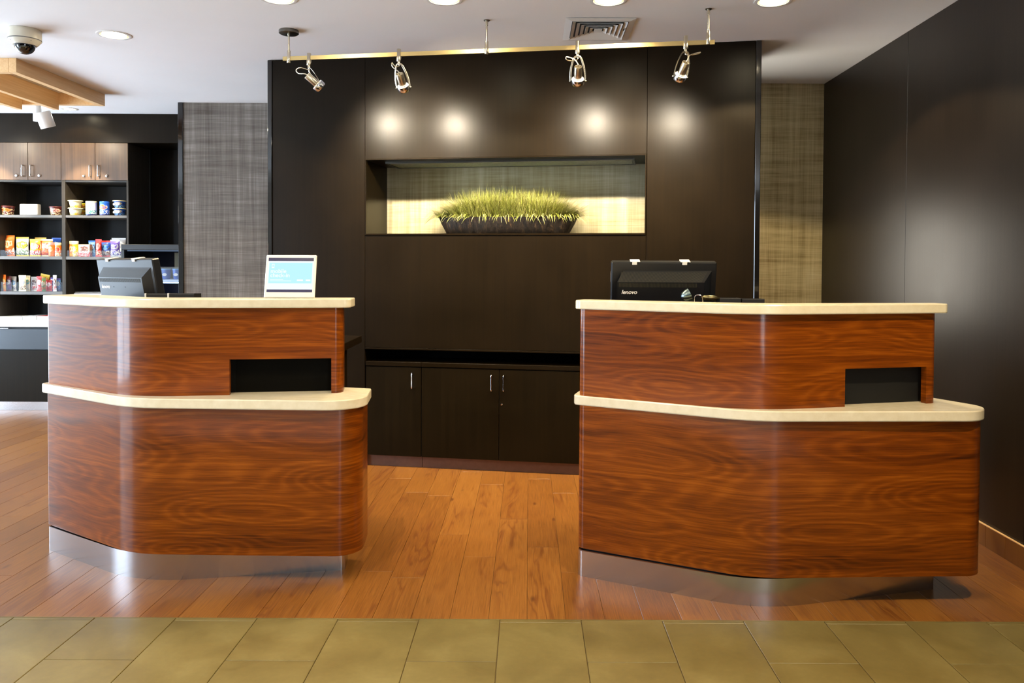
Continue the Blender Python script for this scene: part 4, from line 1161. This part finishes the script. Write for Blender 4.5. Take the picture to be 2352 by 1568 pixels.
# clear acrylic bins
def clear_bin(x0, x1, z, h, label):
    t = thing('acrylic_bin', label, 'bin', ((x0+x1)/2, 7.273, z), 0, 'clear acrylic bins on the shelves'); w = (x1-x0)/2
    obj('front_panel', MB().box(-w, w, 0, .002, .0005, h), M['bin'], t)
    for sg in (-1, 1): obj('side_panel', MB().box(sg*w-.001, sg*w+.001, .002, .012, .0005, h*1.05), M['bin'], t)
for i, (a, b) in enumerate(((-4.770, -4.640), (-4.634, -4.520), (-4.514, -4.410), (-4.404, -4.290), (-4.284, -4.217))):
    clear_bin(a, b, Z2, .055, ('clear bin around the large orange bag', 'clear bin around the white and green bag', 'clear bin around the yellow and white bag', 'clear bin around the orange and red bag', 'narrow clear bin around the orange jars')[i])
for i, (a, b) in enumerate(((-4.170, -4.090), (-4.084, -3.975), (-3.969, -3.785), (-3.779, -3.640))):
    clear_bin(a, b, Z2, .055, ('clear bin around the cream-capped jars', 'clear bin around the brown snack box', 'clear bin around the blue and red packets', 'clear bin around the purple packet')[i])
for i, (a, b) in enumerate(((-4.770, -4.668), (-4.660, -4.600), (-4.594, -4.505), (-4.499, -4.420), (-4.414, -4.350), (-4.344, -4.262), (-4.256, -4.217))):
    clear_bin(a, b, Z3, .085, ('clear bin at the left end of the lower shelf', 'clear bin around the white and blue wrapper', 'clear bin around the wide cream wrapper', 'clear bin around the dark-banded white wrapper', 'clear bin around the pale green wrapper', 'clear bin around the short red packet', 'clear bin touching the divider on the lower shelf')[i])
# magazines on the market counter
def mag(x0, x1, y, th, mat, label, rz=0):
    t = thing('magazine', label, 'magazine', ((x0+x1)/2, y, ZC), rz, 'magazines on the white counter'); w = (x1-x0)/2
    obj('pages', MB().box(-w+.002, w-.001, .002, .228, 0, th-.002), solid('white'), t)
    obj('cover', MB().bbox(-w, w, 0, .23, th-.002, th, .0006), mat, t)
mag(-4.79, -4.575, 7.26, .030, pk('white','yel','white','grn', scale=(2,2,2)), 'white magazine at the left edge of the white counter')
mag(-4.570, -4.445, 7.26, .034, pk('white','teal','white','yel', scale=(2,2,2)), 'white and teal magazine in the middle of the white counter')
mag(-4.440, -4.30, 7.26, .036, pk('red','white','pink','red', scale=(2,2,2)), 'red and white magazine beside the left desk edge')
# appliance and cups in the right bay
t = thing('countertop_appliance', 'silver rounded appliance on the market counter, left of the turned monitor', 'appliance', (-4.00, 7.28, ZC))
obj('lid', MB().bbox(-.13, .26, .0, .15, .205, .255, .018), M['steel'], t)
obj('body', MB().bbox(-.125, .255, .01, .145, .0, .165, .012), M['cream'], t)
obj('slot', MB().box(-.115, .250, .012, .14, .165, .205), M['black_matte'], t)
for k in range(8): obj('rib', MB().box(-.10+.045*k, -.094+.045*k, .004, .012, .165, .205), M['steel'], t)
t = thing('cup_dispenser', 'grey box dispenser behind the turned monitor on the market counter', 'dispenser', (-3.93, 7.45, ZC))
obj('body', MB().bbox(-.035, .24, 0, .18, 0, .375, .006), M['grey'], t)
obj('top_tray', MB().bbox(-.040, .245, -.004, .184, .375, .400, .004), M['black'], t)
for i, x in enumerate((-.905, -.857, -.809, -.761)):
    t = thing('clear_cup', ('leftmost clear cup on the grey dispenser', 'second clear cup from the left on the grey dispenser', 'third clear cup on the grey dispenser', 'tallest clear cup on the grey dispenser, nearest the monitor')[i], 'cup', (x-3.04, 7.50, ZC+.400), 0, 'clear cups on the dispenser')
    hh = (.062, .064, .060, .095)[i]
    obj('cup', MB().lathe([(.016, 0), (.022, hh), (.0225, hh+.002)], 16, cap=False), glassy('cup_plastic', (.9,.92,.94), .62, .12) if i == 0 else bpy.data.materials['cup_plastic'], t, True)

# refrigerated display case
cx0, cx1, cy0 = -3.555, -2.955, 7.02
t = thing('drinks_cooler', 'black open display cooler with blue-lit shelves beside the papered wall', 'cooler', ((cx0+cx1)/2, cy0, 0))
hw = (cx1-cx0)/2
obj('top', MB().bbox(-hw, hw, 0, .56, 1.445, 1.495, .004), M['black'], t)
obj('side_panel', MB().bbox(-hw, -hw+.03, 0, .56, .0, 1.445, .003), M['black'], t)
obj('side_panel', MB().box(hw-.006, hw, .0, .56, .35, 1.445), M['glass'], t)['label'] = 'clear glass side'
obj('side_panel', MB().box(hw-.030, hw, .0, .56, .0, .35), M['black'], t)
obj('back_panel', MB().box(-hw+.03, hw-.006, .54, .56, .2, 1.445), plain('cooler_navy', rgb(24, 34, 62), .3), t)
obj('base', MB().bbox(-hw+.03, hw-.03, .02, .54, 0, .5, .004), M['black'], t)
obj('shelf', MB().bbox(-hw+.03, hw-.007, .02, .52, 1.165, 1.190, .002), plain('cooler_shelf', rgb(210, 226, 250), .3), t)
obj('shelf', MB().bbox(-hw+.03, hw-.007, .02, .52, .80, .825, .002), bpy.data.materials['cooler_shelf'], t)
obj('light_strip', MB().box(-hw+.04, hw-.02, .03, .045, 1.436, 1.444), emit('cooler_tube', (.45, .65, 1.0), .25), t)
obj('light_strip', MB().box(-hw+.04, hw-.02, .03, .045, 1.158, 1.164), emit('cooler_tube_low', (.5, .68, 1.0), 9), t)
obj('front_glass', MB().box(-hw+.03, hw-.007, .004, .008, 1.16, 1.30), M['glass'], t)
for i, x in enumerate((-3.305, -3.205, -3.107, -3.010)):
    q = thing('yogurt_pot', ('leftmost blue pot in the cooler, behind the monitor', 'second blue pot in the cooler', 'third blue pot in the cooler, right of the monitor', 'blue pot in the cooler next to the glass side')[i], 'pot', (x, 7.12, 1.190), 0, 'blue pots in the cooler')
    obj('pot', MB().lathe([(.030, 0), (.032, .003), (.040, .085)], 20), plain('pot_blue', rgb(60, 104, 190), .3) if i == 0 else bpy.data.materials['pot_blue'], q, True)
    obj('lid', MB().lathe([(.0425, .085), (.0425, .092), (.036, .095)], 20), solid('lblue'), q, True)
    obj('label_oval', MB().lathe([(.0, .0), (.020, .0), (.020, .0015), (0, .0015)], 20, Matrix.Translation((0, -.0365, .042)) @ Matrix.Rotation(math.radians(84), 4, 'X') @ Matrix.Scale(.62, 4, (0,1,0)), cap=False), solid('white'), q)
q = thing('beige_reflection', 'beige box standing in for a reflection in the cooler above the blue pots', 'carton', (-3.19, 7.36, 1.190))  # box built in place of a beige reflection
obj('carton', MB().bbox(-.05, .05, 0, .10, 0, .235, .003), plain('reflection_beige', rgb(150, 142, 116), .6), q)
obj('flap', MB().bbox(-.05, .05, .001, .099, .235, .239, .001), plain('reflection_beige_top', rgb(168, 160, 132), .6), q)
